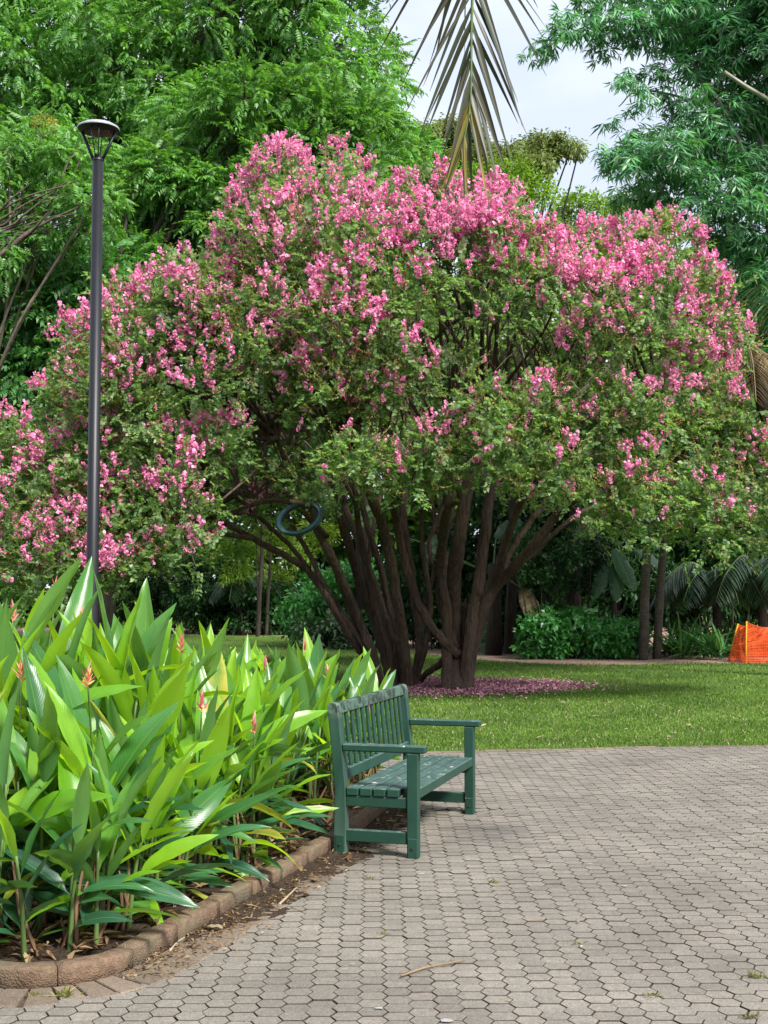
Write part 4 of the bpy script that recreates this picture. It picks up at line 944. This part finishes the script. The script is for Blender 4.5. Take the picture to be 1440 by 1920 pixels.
def out_dir(x, y):
    i = np.argmin((KPATH[:, 0] - x) ** 2 + (KPATH[:, 1] - y) ** 2); v = KPATH[i] - np.array([x, y]); return v / (np.linalg.norm(v) + 1e-9)
pts = []; tries = 0
while tries < 9000:
    tries += 1; x = rng.uniform(-3.4, .1); y = rng.uniform(5.3, 8.45)
    if not inpoly(np.array([x]), np.array([y]), BED)[0]: continue
    d = segdist(np.array([x]), np.array([y]), KPT, False)[0]
    if d < .19 or abs(x) > y * .36 + .15: continue
    if segdist(np.array([x]), np.array([y]), BSEG, False)[0] < .50: continue
    if y < 5.95 and (x + 1.51) ** 2 + (y - 5.56) ** 2 < .15 ** 2: continue      # room for the seedling
    sp_ = .105 if d < .5 else (.16 if d < 1.0 else .22)
    if y > 7.5 and d < .33: continue
    if pts and min((x - a) ** 2 + (y - b) ** 2 for a, b, _ in pts) < sp_ ** 2: continue
    pts.append((x, y, d))
for (x, y, d) in pts:
    ht = (.80 + 1.28 * min(1, max(0, d - .15) / .95)) * rng.uniform(.92, 1.07)
    if y > 6.9: ht = min(ht, 1.90 - (y - 6.9) * (.24 if d > .8 else .5))
    heliconia(x, y, ht, d, ('short heliconia stalk with low spreading leaves just inside the curved kerb corner' if y < 6.1 else 'short heliconia stalk with low spreading leaves just inside the straight kerb') if d < .42 else ('mid height heliconia stalk in the second rank of the tall stand' if d < .85 else 'tall upright heliconia stalk deep inside the tall stand'), 'heliconia stalks of the tall stand', None, .22 if y > 6.6 and d < .5 else .06, out_dir(x, y))
n1 = len(pts); pts = []; tries = 0
while tries < 5000:
    tries += 1; x = rng.uniform(-1.7, .12); y = rng.uniform(8.75, 10.7)
    if not inpoly(np.array([x]), np.array([y]), BED)[0]: continue
    d = segdist(np.array([x]), np.array([y]), KPT, False)[0]
    if d < .20 or (pts and min((x - a) ** 2 + (y - b) ** 2 for a, b, _ in pts) < .17 ** 2): continue
    if segdist(np.array([x]), np.array([y]), BSEG, False)[0] < .50: continue
    pts.append((x, y, d))
for (x, y, d) in pts: heliconia(x, y, rng.uniform(1.0, 1.22), d, 'leafy heliconia stalk of the lower stand close behind the green bench' if x > -.55 else 'leafy heliconia stalk of the lower stand beside the tall stand', 'heliconia stalks of the lower stand', None, .05, None)
print('HELICONIA', n1, len(pts))
FL = [(165, 1288, 5.75, 'with a bright pink flower standing on a straight stalk'), (340, 1225, 6.9, 'with an upright coral and cream flower near the top of the stand'), (378, 1335, 6.55, 'with a spidery withered orange flower'), (477, 1375, 7.1, 'with a red tipped yellow flower leaning to the kerb'), (155, 1172, 7.0, 'with a tall pink flower among the top leaves'), (105, 1118, 7.4, 'with the highest orange and green flower'), (24, 1165, 6.8, 'with a brown and yellow faded flower'), (40, 1278, 6.0, 'with a slim red bract and white curl')]
for (a, b, Y, tx) in FL:
    p = P(a, b, Y); d = segdist(np.array([p[0]]), np.array([p[1]]), KPT, False)[0]; heliconia(p[0], p[1], min(1.5, p[2] + .05), d, 'heliconia ' + tx, 'flowering heliconia stalks', p, .05, None, 4)
for (a, b, Y, tx) in [(497, 1258, 9.1, 'with an open orange flower in the lower stand'), (615, 1272, 9.5, 'with a pale red flower beside the bench post'), (572, 1222, 10.0, 'with a thin red bud above the lower stand'), (692, 1345, 9.75, 'with a scarlet flower seen between the bench slats')]:
    p = P(a, b, Y); heliconia(p[0], p[1], 1.05, .4, 'heliconia ' + tx, 'flowering heliconia stalks', p, .05, None, 4)
# young pleated palm seedling at the corner of the bed
sd_ = G(52, 1768, .06); root = thing('palm_seedling', 'young palm seedling with pleated leaves at the corner of the kerb', 'plant', sd_)
for k, (yw, el, L, wd) in enumerate([(.9, 1.05, .42, .085), (2.6, .9, .40, .10), (-.4, .45, .26, .075), (2.0, 1.25, .46, .07), (-2.5, .25, .24, .07), (3.6, .75, .34, .08)]):
    v = []; f = []; uv = []; na, nl = 12, 9; dx = np.array([cos(yw) * cos(el), sin(yw) * cos(el), sin(el)]); sy = np.array([-sin(yw), cos(yw), 0]); nz_ = np.cross(dx, sy)
    for i in range(nl + 1):
        t = i / nl; ww = .004 if t < .3 else wd * sin(pi * min(1, (t - .25) / .75) ** .8) ** .8 / 2 + .001; c = sd_ + dx * L * t + np.array([0, 0, -.10 * L * t * t])
        for j in range(na + 1): a = j / na * 2 - 1; v.append(c + sy * a * ww + nz_ * ww * ((.16 if j % 2 else -.0) + .15 * abs(a))); uv.append((t, a / 2 + .5))
    for i in range(nl):
        for j in range(na): q = i * (na + 1) + j; f.append((q, q + na + 1, q + na + 2, q + 1))
    part('leaf', v, f, M['h3' if k % 2 else 'h1'], root, False, uv)

# ================================================================== UNDERSTOREY BEHIND THE LAWN
def shrub(name, label, bl, tpl, mat, dn, size, group=None, **kw):
    cs = np.array([c for c, _ in bl]); b = np.array([cs[:, 0].mean(), cs[:, 1].mean(), 0]); root = thing(name, label, 'shrub', b, group)
    mb = MB()
    for i, (c, R) in enumerate(bl[:14]):
        g = np.array([c[0] * .7 + b[0] * .3, c[1], -.08]); v, f = tube(smooth_path([g, (g + c) / 2 + rng.normal(0, .06, 3), c], 4), np.linspace(.03, .010, 9), 5, .1, i, False); mb.add(v, f)
    v, f = mb.out(); part('stem', v, f, M['bark2'], root); v, f = cloud(bl, tpl, dn, size, **kw); part('foliage', v, f, M[mat], root, kind='stuff'); return root
def gblob(px, py, Y, r): return blob(px, py, Y, r)
BROAD = [tuft(11, i + 20, .16, .17, .075, .3) for i in range(3)]
NARROW = [tuft(14, i + 40, .18, .20, .045, .5) for i in range(3)]
# dark thicket behind the stems, in pieces
def wall(polypx, Y0, Y1, rp, n): return fill(polypx, Y0, Y1, rp, n, .75)
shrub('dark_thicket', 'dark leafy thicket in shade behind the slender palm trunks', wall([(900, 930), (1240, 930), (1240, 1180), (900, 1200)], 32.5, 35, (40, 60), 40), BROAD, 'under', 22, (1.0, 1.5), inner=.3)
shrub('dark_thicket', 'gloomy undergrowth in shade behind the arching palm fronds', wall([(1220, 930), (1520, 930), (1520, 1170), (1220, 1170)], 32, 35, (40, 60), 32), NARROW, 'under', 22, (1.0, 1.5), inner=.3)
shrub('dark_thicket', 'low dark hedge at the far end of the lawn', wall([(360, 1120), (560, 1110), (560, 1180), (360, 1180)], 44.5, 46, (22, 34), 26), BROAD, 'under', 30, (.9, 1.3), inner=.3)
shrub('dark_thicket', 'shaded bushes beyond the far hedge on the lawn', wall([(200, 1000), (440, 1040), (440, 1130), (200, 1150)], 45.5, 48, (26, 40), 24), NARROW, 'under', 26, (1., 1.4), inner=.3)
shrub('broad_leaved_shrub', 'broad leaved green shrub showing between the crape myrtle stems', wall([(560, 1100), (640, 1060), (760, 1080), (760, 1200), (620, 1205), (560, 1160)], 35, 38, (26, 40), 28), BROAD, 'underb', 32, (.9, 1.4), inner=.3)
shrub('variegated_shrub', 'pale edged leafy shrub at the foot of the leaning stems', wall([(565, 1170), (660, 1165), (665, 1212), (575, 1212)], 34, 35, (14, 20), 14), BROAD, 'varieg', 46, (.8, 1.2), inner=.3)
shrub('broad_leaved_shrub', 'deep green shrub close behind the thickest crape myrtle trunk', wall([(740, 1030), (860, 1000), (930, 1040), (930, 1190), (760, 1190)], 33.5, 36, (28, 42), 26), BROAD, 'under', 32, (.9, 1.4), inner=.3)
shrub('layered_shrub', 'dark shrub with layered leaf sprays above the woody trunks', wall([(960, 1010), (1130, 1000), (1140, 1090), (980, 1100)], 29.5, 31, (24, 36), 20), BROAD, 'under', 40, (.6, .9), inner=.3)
for lab, poly, n in [('mid green soft leaved bush at the mulch edge by the dry banana leaf', [(985, 1165), (1100, 1150), (1110, 1222), (985, 1226)], 20), ('soft leaved bush with paler tips beside the slender palm trunk', [(1095, 1175), (1200, 1175), (1200, 1222), (1095, 1224)], 17)]:
    shrub('soft_shrub', lab, wall(poly, 29.0, 29.9, (14, 22), n + 8), BROAD, 'underb', 80, (.75, 1.15), inner=.3)
v_ = [blob(x, y, 44 + rng.uniform(-1, 3), r) for x, y, r in [(440, 1075, 26), (470, 1040, 30), (520, 1080, 24), (520, 1020, 30), (560, 1040, 26), (430, 1030, 24), (600, 1000, 30), (480, 990, 30)]]
shrub('bright_shrub', 'sunlit bright green shrub glimpsed beneath the low blossom', v_, NARROW, 'lime', 26, (.9, 1.4), inner=.3)
# strap-leaved clumps
SLM = []
for k in range(4):
    v, f = leaflet_mesh(np.zeros(3), np.array([1.0, 0, 0]), np.array([0, 0, 1.0]), 1.0, .085, [.15, .4, .7, .95][k], 6, .35); SLM.append((v, f))
def strap_clump(x, y, n, L, label, lime=.08):
    root = thing('strap_leaf_plant', label, 'plant', (x, y, 0), 'strap leaved plants along the mulch')
    for k in range(n):
        yw = rng.uniform(0, 2 * pi); el = rng.uniform(.55, 1.4); t = SLM[rng.integers(4)]
        mk = 'underb' if rng.random() < lime else 'strap'
        o = obj('leaf', SMESH[(int(rng.integers(4)), mk)], root, (rng.normal(0, .09), rng.normal(0, .09), rng.uniform(0, .2))); o.rotation_euler = Euler((rng.normal(0, .3), -el, yw)); o.scale = (L * rng.uniform(.6, 1.1), L * .9, L)
SMESH = {(k, mk): mesh_np('leaf', SLM[k][0], SLM[k][1], [M[mk]], True) for k in range(4) for mk in ('strap', 'underb')}
for i, (a, b) in enumerate([(1258, 1232), (1285, 1236), (1318, 1234), (1345, 1237), (1300, 1226), (1372, 1230), (1405, 1228), (1438, 1226), (1338, 1226), (1470, 1228), (1275, 1225)]):
    p = G(a, b); strap_clump(p[0], p[1], 34, 1.0, 'dark glossy strap leaved clump at the edge of the mulch near the orange netting')
for i, (a, b) in enumerate([(925, 1222), (700, 1222)]):
    p = G(a, b); strap_clump(p[0], p[1], 12, .8, 'small thin strap leaved plant beside the crape myrtle trunks', .5)
# slender palms with smooth grey trunks
def fan(root, top, n, L, seed, mat='palm', down=.5, yaws=None, lw=.035, lf=.45, drop=0.0):
    r = np.random.default_rng(seed)
    for k in range(n):
        yw = yaws[k] if yaws is not None else 2 * pi * k / n + r.normal() * .25; d = np.array([cos(yw), sin(yw), 0]); h = r.uniform(.35, .6)
        Lk = L * r.uniform(.8, 1.1); pts = [top, top + d * Lk * .35 + np.array([0, 0, Lk * (h - drop) * .6]), top + d * Lk * .75 + np.array([0, 0, Lk * ((h - drop) * .5 - down * .25)]), top + d * Lk * 1.0 + np.array([0, 0, -down * Lk * .45 - drop * Lk * .4])]
        pth = smooth_path(pts, 9); T = np.gradient(pth, axis=0); T /= np.linalg.norm(T, axis=1)[:, None]; v, f = tube(pth, np.linspace(.02, .005, len(pth)), 5); fr_ = part('frond', v, f, M['drypalm'] if mat == 'drypalm' else M['hstem'], root); mb = MB()
        for i in np.linspace(4, len(pth) - 1, 24).astype(int):
            t = i / (len(pth) - 1); sd = np.cross(T[i], [0, 0, 1.0]); sd /= np.linalg.norm(sd) + 1e-6
            for s_ in (1, -1):
                dd = sd * s_ + T[i] * .55 + np.array([0, 0, -.25 + r.normal() * .1]); v, f = leaflet_mesh(pth[i], dd, np.array([0, 0, 1.0]), lf * (sin(pi * (.15 + .8 * t)) ** .6) * r.uniform(.85, 1.1), lw, .35, 3); mb.add(v, f)
        v, f = mb.out(); o = obj('leaflets', mesh_np('leaflets', v - np.array(root.location), f, [M[mat]]), fr_)
for (a, b, tx, ty, Ytop, lab, rr2) in [(1205, 1205, 1216, 960, 28.9, 'straight slender grey palm trunk rising behind the crape myrtle', .105), (1230, 1192, 1250, 960, 29.3, 'second slender palm trunk leaning close to the straight one', .095)]:
    g = np.array([P(a, 1180, Ytop)[0], Ytop, 0]); top = P(tx + 12, ty - 330, Ytop); root = thing('slender_palm', lab, 'palm', g)
    pth = smooth_path([g - np.array([0, 0, .1]), P((a + tx) / 2, (b + ty) / 2, (g[1] + Ytop) / 2), P(tx, ty, Ytop), top], 10); v, f = tube(pth, np.linspace(rr2 * 1.1, rr2 * .8, len(pth)), 12, .04, 3); part('trunk', v, f, M['barkp'], root); fan(root, top, 9, 2.0, 5)
# arching palm bushes in the shade
for (a, b, Y, L, lab, ya) in [(1425, 1085, 30.0, 1.9, 'arching feathery palm in shade above the orange netting', None), (1340, 1095, 30.6, 1.7, 'drooping dark palm fronds behind the strap leaved clumps', None), (445, 1105, 45.0, 1.4, 'small palm with arching fronds by the far hedge', None)]:
    c = P(a, b, Y); root = thing('feather_palm', lab, 'palm', (c[0], Y, 0)); v, f = tube(smooth_path([(c[0], Y, -.1), (c[0] + .05, Y, c[2] * .5), c], 5), np.linspace(.13, .09, 11), 9, .1, 2); part('trunk', v, f, M['bark2'], root); fan(root, c, 20, L * .8, int(a), 'palmd', lf=.6, lw=.05, down=.7)
# old palm with a skirt of dry fronds at the right of the crown
c = P(1400, 640, 22.8); root = thing('shaggy_palm', 'palm with a hanging skirt of dry straw coloured fronds beside the blossom', 'palm', (c[0] + 1.3, 23.2, 0))
v, f = tube(smooth_path([(c[0] + 1.3, 23.2, -.1), (c[0] + .9, 23.1, c[2] * .5), c], 6), np.linspace(.2, .15, 13), 10, .08, 2); part('trunk', v, f, M['bark2'], root)
fan(root, c, 9, 1.5, 3, 'drypalm', 1.3, None, .04, .45, .75); fan(root, c + np.array([0, 0, .2]), 8, 1.7, 8, 'palm', .6, None, .045, .6)
# banana-like plants
def paddle(p, d, L, wd, mat, root, sag=.4, seed=0):
    r = np.random.default_rng(seed); d = np.array(d, float); d /= np.linalg.norm(d); nr = np.array([r.normal() * .2, -.75, .5]); y = np.cross(nr, d); y /= np.linalg.norm(y); z = np.cross(d, y); n = 14; v = []; f = []; uv = []
    for i in range(n):                   # torn into strips: every strip its own piece of blade
        for s_ in (1, -1):
            t0, t1 = i / n, (i + .93) / n; k = len(v); tear = r.uniform(-.25, .1)
            for t in (t0, t1):
                c = p + d * L * t + np.array([0, 0, -1.0]) * sag * L * t * t; ww = wd / 2 * max(.05, sin(pi * (.08 + .88 * t)) ** .6)
                v += [c, c + s_ * y * ww * .55 + z * .08 * ww, c + s_ * y * ww + z * tear * ww]; uv += [(t, .5), (t, .5 + s_ * .25), (t, .5 + s_ * .5)]
            f += [(k, k + 1, k + 4, k + 3), (k + 1, k + 2, k + 5, k + 4)]
    return part('leaf', v, f, M[mat], root, False, uv)
g = np.array([P(1150, 1100, 30)[0], 30.0, 0]); root = thing('bird_of_paradise_plant', 'large dark paddle leaves in shade beside the slender palm trunks', 'plant', g)
v, f = tube([g, g + np.array([.02, 0, .8]), g + np.array([0, 0, 1.6])], [.10, .08, .05], 8, .1); part('stem', v, f, M['bark2'], root)
for k, (a, b, dx, dz, L, wd) in enumerate([(1150, 1030, .5, -.9, .95, .42), (1160, 1045, -.15, -1.2, .9, .38), (1140, 1060, -.5, -.9, .75, .34), (1190, 1030, .6, -.35, .75, .34), (1130, 1015, -.8, .3, .8, .4)]):
    p = P(a, b, 29.7 + .1 * k); v, f = tube(smooth_path([g + np.array([0, 0, 1.5]), (g + np.array([0, 0, 1.9]) + p) / 2, p], 4), .022, 5); part('leaf_stalk', v, f, M['hstem'], root); paddle(p, (dx, -.2, dz), L, wd, 'h3', root, .15, k)
g = np.array([P(925, 1150, 31)[0], 31.0, 0]); root = thing('banana_plant', 'banana clump in shade with one dead tan leaf hanging down', 'plant', g)
v, f = tube([g, g + np.array([.05, 0, 1.0]), g + np.array([0, 0, 2.2])], [.20, .17, .12], 10, .1); part('stem', v, f, M['bark2'], root)
p = P(980, 1105, 29.8); v, f = tube(smooth_path([g + np.array([0, 0, 2.1]), g + np.array([.3, -.6, 2.3]), p], 4), .025, 5); part('leaf_stalk', v, f, M['hsheath'], root); o = paddle(p, (.45, -.1, -1.0), .85, .42, 'drypalm', root, .1, 5); o['label'] = 'dead tan leaf hanging down'
for k, (a, b, dx, dz) in enumerate([(690, 990, -.2, .6), (800, 1050, .3, .7), (905, 1150, .1, -1.0), (930, 1010, .5, .5)]):
    p = P(a, b, 31.2 + .2 * k); v, f = tube(smooth_path([g + np.array([0, 0, 1.9]), (g + np.array([0, 0, 2.2]) + p) / 2, p], 4), .022, 5); part('leaf_stalk', v, f, M['hstem'], root); paddle(p, (dx, -.2, dz), .9, .45, 'varieg' if k < 3 else 'h3', root, .2, k + 9)
# woody trunks in the shade
for (a, b, wp, Y, lab) in [(1072, 1215, 15, 31.6, 'shaggy brown trunk in shade behind the soft leaved bushes'), (955, 1232, 11, 31.6, 'dark narrow trunk in shade by the dry banana leaf'), (484, 1188, 4, 43.0, 'thin dark sapling trunk at the far end of the lawn'), (500, 1188, 3, 44.0, 'thinnest dark sapling behind the hedge of the far lawn')]:
    x = P(a, 1105, Y)[0]; root = thing('shaded_trunk', lab, 'tree', (x, Y, 0)); r_ = wp * Y / F; top = 5.2
    pth = smooth_path([(x, Y, -.1), (x + .05, Y, 1.3), (x + .12, Y + .1, 3.0), (x + .1, Y + .2, top)], 7); v, f = tube(pth, np.linspace(r_ * 1.1, r_ * .7, len(pth)), 12, .16, int(a)); part('trunk', v, f, M['bark2'], root)
    v, f = cloud([(np.array([x + rng.normal(0, .7), Y + rng.normal(0, .4), top + rng.uniform(-.6, 1.0)]), .8) for _ in range(5)], BROAD, 22, (.8, 1.3), inner=.3); part('crown', v, f, M['under'], root, kind='stuff')
# orange safety netting on stakes
pA = G(1398, 1243); pB = pA + np.array([.95, .10, 0]); pC = pA + np.array([-.27, .42, 0]); pD = pB + np.array([.1, .75, 0]); hN = .86
root = thing('safety_netting', 'bright orange safety netting wrapped round stakes on the grass', 'barrier', pA)
tA, tB, tC, tD = pA + np.array([.07, .12, hN]), pB + np.array([-.08, .12, hN * .95]), pC + np.array([.24, .0, hN * .93]), pD + np.array([-.1, -.05, hN * .9])
for a, b in ((pA, tA), (pB, tB), (pC, tC), (pD, tD)):
    v, f = tube([a - np.array([0, 0, .1]), (a + b) / 2, b + np.array([0, 0, .03])], .017, 6); part('stake', v, f, M['stake'], root)
for (q0, q1, t0, t1, nu) in ((pA, pB, tA, tB, 26), (pC, pA, tC, tA, 14), (pB, pD, tB, tD, 18), (pD, pC, tD, tC, 26)):
    mb = MB(); nv = 24
    def S(u, v_):
        b = q0 * (1 - u) + q1 * u; t = t0 * (1 - u) + t1 * u; p = b * (1 - v_) + t * v_; nn = np.cross(q1 - q0, [0, 0, 1.0]); nn /= np.linalg.norm(nn)
        return p + nn * (.035 * sin(u * 9 + v_ * 5) * sin(pi * u) + .02 * sin(v_ * 17) * sin(pi * u)) + np.array([0, 0, -.10 * sin(pi * u) * v_ ** 2 + .012])
    for i in range(nu + 1): mb.add(*tube([S(i / nu, j / 8) for j in range(9)], .0045, 4, 0, 0, False))
    for j in range(nv + 1): mb.add(*tube([S(i / 10, j / nv) for i in range(11)], .0068, 4, 0, 0, False))
    v, f = mb.out(); part('net', v, f, M['orange'], root)

# ================================================================== LAWN GRASS, LITTER
def lawn_blades(n, y0, y1, h, wd):
    y = rng.uniform(y0, y1, n); x = rng.uniform(-1, 1, n) * (y * .33 + .5); ok_ = inpoly(x, y + np.where(rng.random(n) < .3, rng.uniform(0, .07, n), 0) * (np.sin(x * 9) + 1.1), LAWN); x, y = x[ok_], y[ok_]; k = len(x)
    d = rdir(k) * np.array([1, 1, .2]) * .75 + np.array([0, 0, 1.0]); return scatter(*quads([leafquad(1.0, wd / h, fold=.1, droop=.15)]), np.stack([x, y, np.zeros(k)], 1), bases(d, rdir(k)), rng.uniform(.6, 1.3, k) * h)
mb = MB()
for a in ((58000, 12.4, 15.5, .033, .0085), (32000, 15.5, 20, .038, .013), (18000, 20, 30, .048, .022), (6000, 30, 45, .06, .03)): mb.add(*lawn_blades(*a))
vd, fd = lawn_blades(5200, 12.4, 18, .034, .008); tag(obj('dry_grass', mesh_np('dry_grass', vd, fd, [M['drypale']])), 'straw coloured dry blades scattered through the lawn', 'grass', kind='stuff')
v, f = mb.out(); tag(obj('lawn_grass', mesh_np('lawn_grass', v, f, [M['blade']])), 'short mown green grass of the lawn', 'grass', kind='stuff')
# soil washed over the edging course
sa = [i for i in range(len(cum) - 1) if KPATH[i][0] > -1.05 and 5.75 < KPATH[i][1] < 9.9]
ss = np.linspace(cum[sa[0]], cum[sa[-1]], 170); v = []; f = []
for i, s_ in enumerate(ss):
    p, d = along(s_); nn = np.array([d[1], -d[0]]); e = min(1, (i + 1) / 30.0) * min(1, (170 - i) / 25.0); wd = (.215 + .05 * sin(s_ * 5) + .03 * sin(s_ * 13 + 1)) * (.3 + .7 * e) + rng.uniform(-.012, .012)
    for j in range(7):
        t = j / 6; v.append((*(p + nn * (.001 + wd * t)), .0075 + .012 * (1 - t) ** 2 * e - .006 * t ** 3 + rng.uniform(-.0025, .0030)))
for i in range(169):
    for j in range(6): q = i * 7 + j; f.append((q, q + 1, q + 8, q + 7))
tag(obj('soil_spill', mesh_np('soil_spill', v, f, [M['soil']], True)), 'dark soil washed over the edging bricks along the kerb', 'soil', kind='stuff')
n = 2600; pos = []
for _ in range(n):
    s_ = rng.uniform(ss[0] - .5, ss[-1]); p, d = along(s_); nn = np.array([d[1], -d[0]]); pos.append((*(p + nn * abs(rng.normal(.06, .09))), rng.uniform(.008, .014)))
pos = np.array(pos); v, f = scatter(*quads([leafquad(.028, .010)]), pos, bases(rdir(n) * np.array([1, 1, .25]), np.array([0, 0, 1.0]) + rdir(n) * .5), rng.uniform(.3, 1.3, n)); tag(obj('crumb_litter', mesh_np('crumb_litter', v, f, [M['dry']])), 'crumbs of dry leaf and bark along the foot of the kerb', 'litter', kind='stuff')
# dry litter lying in the bed
n = 5200; x = rng.uniform(-3, .1, n * 3); y = rng.uniform(5.2, 10.6, n * 3); ok_ = inpoly(x, y, BED) & (segdist(x, y, KPT, False) > .11); x, y = x[ok_][:n], y[ok_][:n]; k = len(x)
v, f = scatter(*quads([leafquad(.10, .022)]), np.stack([x, y, rng.uniform(.075, .10, k)], 1), bases(rdir(k) * np.array([1, 1, .35]), np.array([0, 0, 1.0]) + rdir(k) * .5), rng.uniform(.4, 1.5, k)); tag(obj('bed_litter', mesh_np('bed_litter', v, f, [M['dry']])), 'brown dry leaf litter under the heliconias', 'litter', kind='stuff')
# single fallen leaves, twigs, tufts and bird lime on the paving
def curl(seed, L=1.0, wd=.4):
    r = np.random.default_rng(seed); v = []; f = []; n = 6
    for i in range(n + 1):
        t = i / n; ww = wd / 2 * sin(pi * (.06 + .9 * t)) ** .8; z = .10 * sin(pi * t) * r.uniform(.6, 1.3) + .05
        for a in (-1, 0, 1): v.append((t - .5, a * ww, z + (.12 if a else 0) * r.uniform(.4, 1.4)))
    for i in range(n):
        for j in (0, 1): q = i * 3 + j; f.append((q, q + 3, q + 4, q + 1))
    return v, f
CUR = {(k, mk): mesh_np('fallen_leaf', *curl(k, 1, w_), [M[mk]], True) for k, w_ in enumerate((.4, .3, .16, .5)) for mk in ('dry', 'drypale', 'petal')}
def fallen(px, py, L, lab, grp, mk=None, k=None, z=.006):
    p = G(px, py, z); o = obj('fallen_leaf', CUR[(int(rng.integers(4)) if k is None else k, mk or ('dry' if rng.random() < .6 else 'drypale'))], None, tuple(p)); o.rotation_euler = (rng.normal(0, .08), rng.normal(0, .08), rng.uniform(0, 6.28)); o.scale = (L, L * rng.uniform(.7, 1.1), L * rng.uniform(.3, .6)); return tag(o, lab, 'leaf', grp)
for (a, b) in [(700, 1528), (716, 1536), (728, 1524), (735, 1540), (745, 1530), (722, 1548), (740, 1550), (712, 1545), (757, 1538), (750, 1546), (733, 1531), (705, 1538)]: fallen(a + rng.uniform(-4, 4), b, rng.uniform(.05, .09), 'curled fallen leaf in the heap under the bench seat', 'fallen leaves under the bench', z=.016)
for (a, b) in [(490, 1668), (530, 1640), (600, 1612), (560, 1630), (625, 1600), (470, 1700), (440, 1705), (398, 1742), (655, 1610), (590, 1650)]: fallen(a, b, rng.uniform(.06, .12), 'dry fallen leaf lying on the soil beside the kerb', 'fallen leaves beside the kerb', z=.014)
for i in range(34):
    a, b = rng.uniform(560, 1430), rng.uniform(1430, 1900)
    if a < 800 and b < 1620: continue
    fallen(a, b, rng.uniform(.012, .035), 'tiny dry leaf scrap on the hexagonal pavers', 'leaf scraps on the pavers')
for i in range(46):
    b = rng.uniform(1250, 1385); a = rng.uniform(800, 1430); fallen(a, b, rng.uniform(.05, .11), 'small pale fallen leaf on the mown lawn', 'fallen leaves on the lawn', 'drypale', z=.03)
def stick(pp, r, lab, mat='drypale', z=.008):
    pts = [G(a, b, z) for a, b in pp]; v, f = tube(smooth_path(pts, 5), np.linspace(r, r * .5, (len(pts) - 1) * 5 + 1), 5, .2, 1); b0_ = pts[0]; o = obj('twig', mesh_np('twig', v - b0_, f, [M[mat]]), None, tuple(b0_)); tag(o, lab, 'twig')
stick([(752, 1830), (795, 1815), (840, 1806), (874, 1799)], .0045, 'long brown stick lying across the open pavers', 'dry')
stick([(522, 1697), (540, 1680), (556, 1664)], .008, 'broad pale leaf stalk on the soil edge of the pavers')
stick([(470, 1720), (478, 1703), (484, 1692)], .004, 'thin pale twig on the soil beside the pavers')
stick([(318, 1782), (335, 1765), (362, 1748)], .006, 'crooked tan twig against the kerb block')
stick([(545, 1700), (575, 1710)], .003, 'short straw on the pavers near the pale stalk')
stick([(395, 1725), (425, 1718), (455, 1702)], .004, 'slim curved straw on the dark soil by the kerb')
stick([(572, 1618), (605, 1612), (640, 1607)], .007, 'reddish dry stalk on soil near the bench foot', 'dry')
stick([(250, 1803), (285, 1796)], .004, 'short straw on the curved edging bricks')
def grass_tuft(px, py, n, L, lab, mk='weed'):
    g = G(px, py); mb = MB()
    for k in range(n): d = rdir(1)[0] * .9; d[2] = abs(d[2]) + .35; mb.add(*leaflet_mesh(g + np.array([rng.normal(0, .018), rng.normal(0, .012), 0]), d, rdir(1)[0], L * rng.uniform(.5, 1.2), .004, .25, 3))
    v, f = mb.out(); tag(obj('grass_tuft', mesh_np('grass_tuft', v - g, f, [M[mk]]), None, tuple(g)), lab, 'weed')
for (a, b, n, L, lab) in [(120, 1868, 40, .06, 'green grass tuft in a joint of the curved edging bricks'), (165, 1830, 10, .04, 'tiny grass sprig at the foot of the curved kerb'), (1418, 1832, 34, .04, 'yellowish grass tuft between pavers well away from the bench'), (1408, 1908, 26, .035, 'mossy weed tuft between the outermost pavers'), (65, 1868, 26, .03, 'flat moss tuft filling a wide edging brick joint'), (925, 1655, 22, .03, 'small olive weed tuft on the pavers before the bench'), (690, 1648, 18, .03, 'dry yellow weed in a paver joint near the bench leg'), (718, 1752, 14, .025, 'sparse weed in a paver joint'), (1078, 1770, 12, .025, 'low yellow weed among the open pavers'), (1220, 1868, 16, .025, 'thin weed line between two pavers')]: grass_tuft(a, b, n, L, lab)
for i, (a, b, r_) in enumerate([(790, 1638, .020), (845, 1640, .012), (1172, 1661, .014), (835, 1913, .020), (710, 1890, .012), (828, 1599, .014), (1105, 1619, .012)]):
    g = G(a, b, .0035); n = 11; t = np.arange(n) * 2 * pi / n; rad = r_ * rng.uniform(.55, 1.2, n); v = [(0, 0, .0025)] + [(rad[j] * cos(t[j]) * 1.4, rad[j] * sin(t[j]), .0005) for j in range(n)]
    m = bpy.data.meshes.new('bird_dropping'); m.from_pydata(v, [], [(0, j + 1, (j + 1) % n + 1) for j in range(n)]); m.materials.append(M['lime_drop']); tag(obj('bird_dropping', m, None, tuple(g)), 'white splash of bird lime on the pavers', 'blotch', 'bird lime on the pavers')
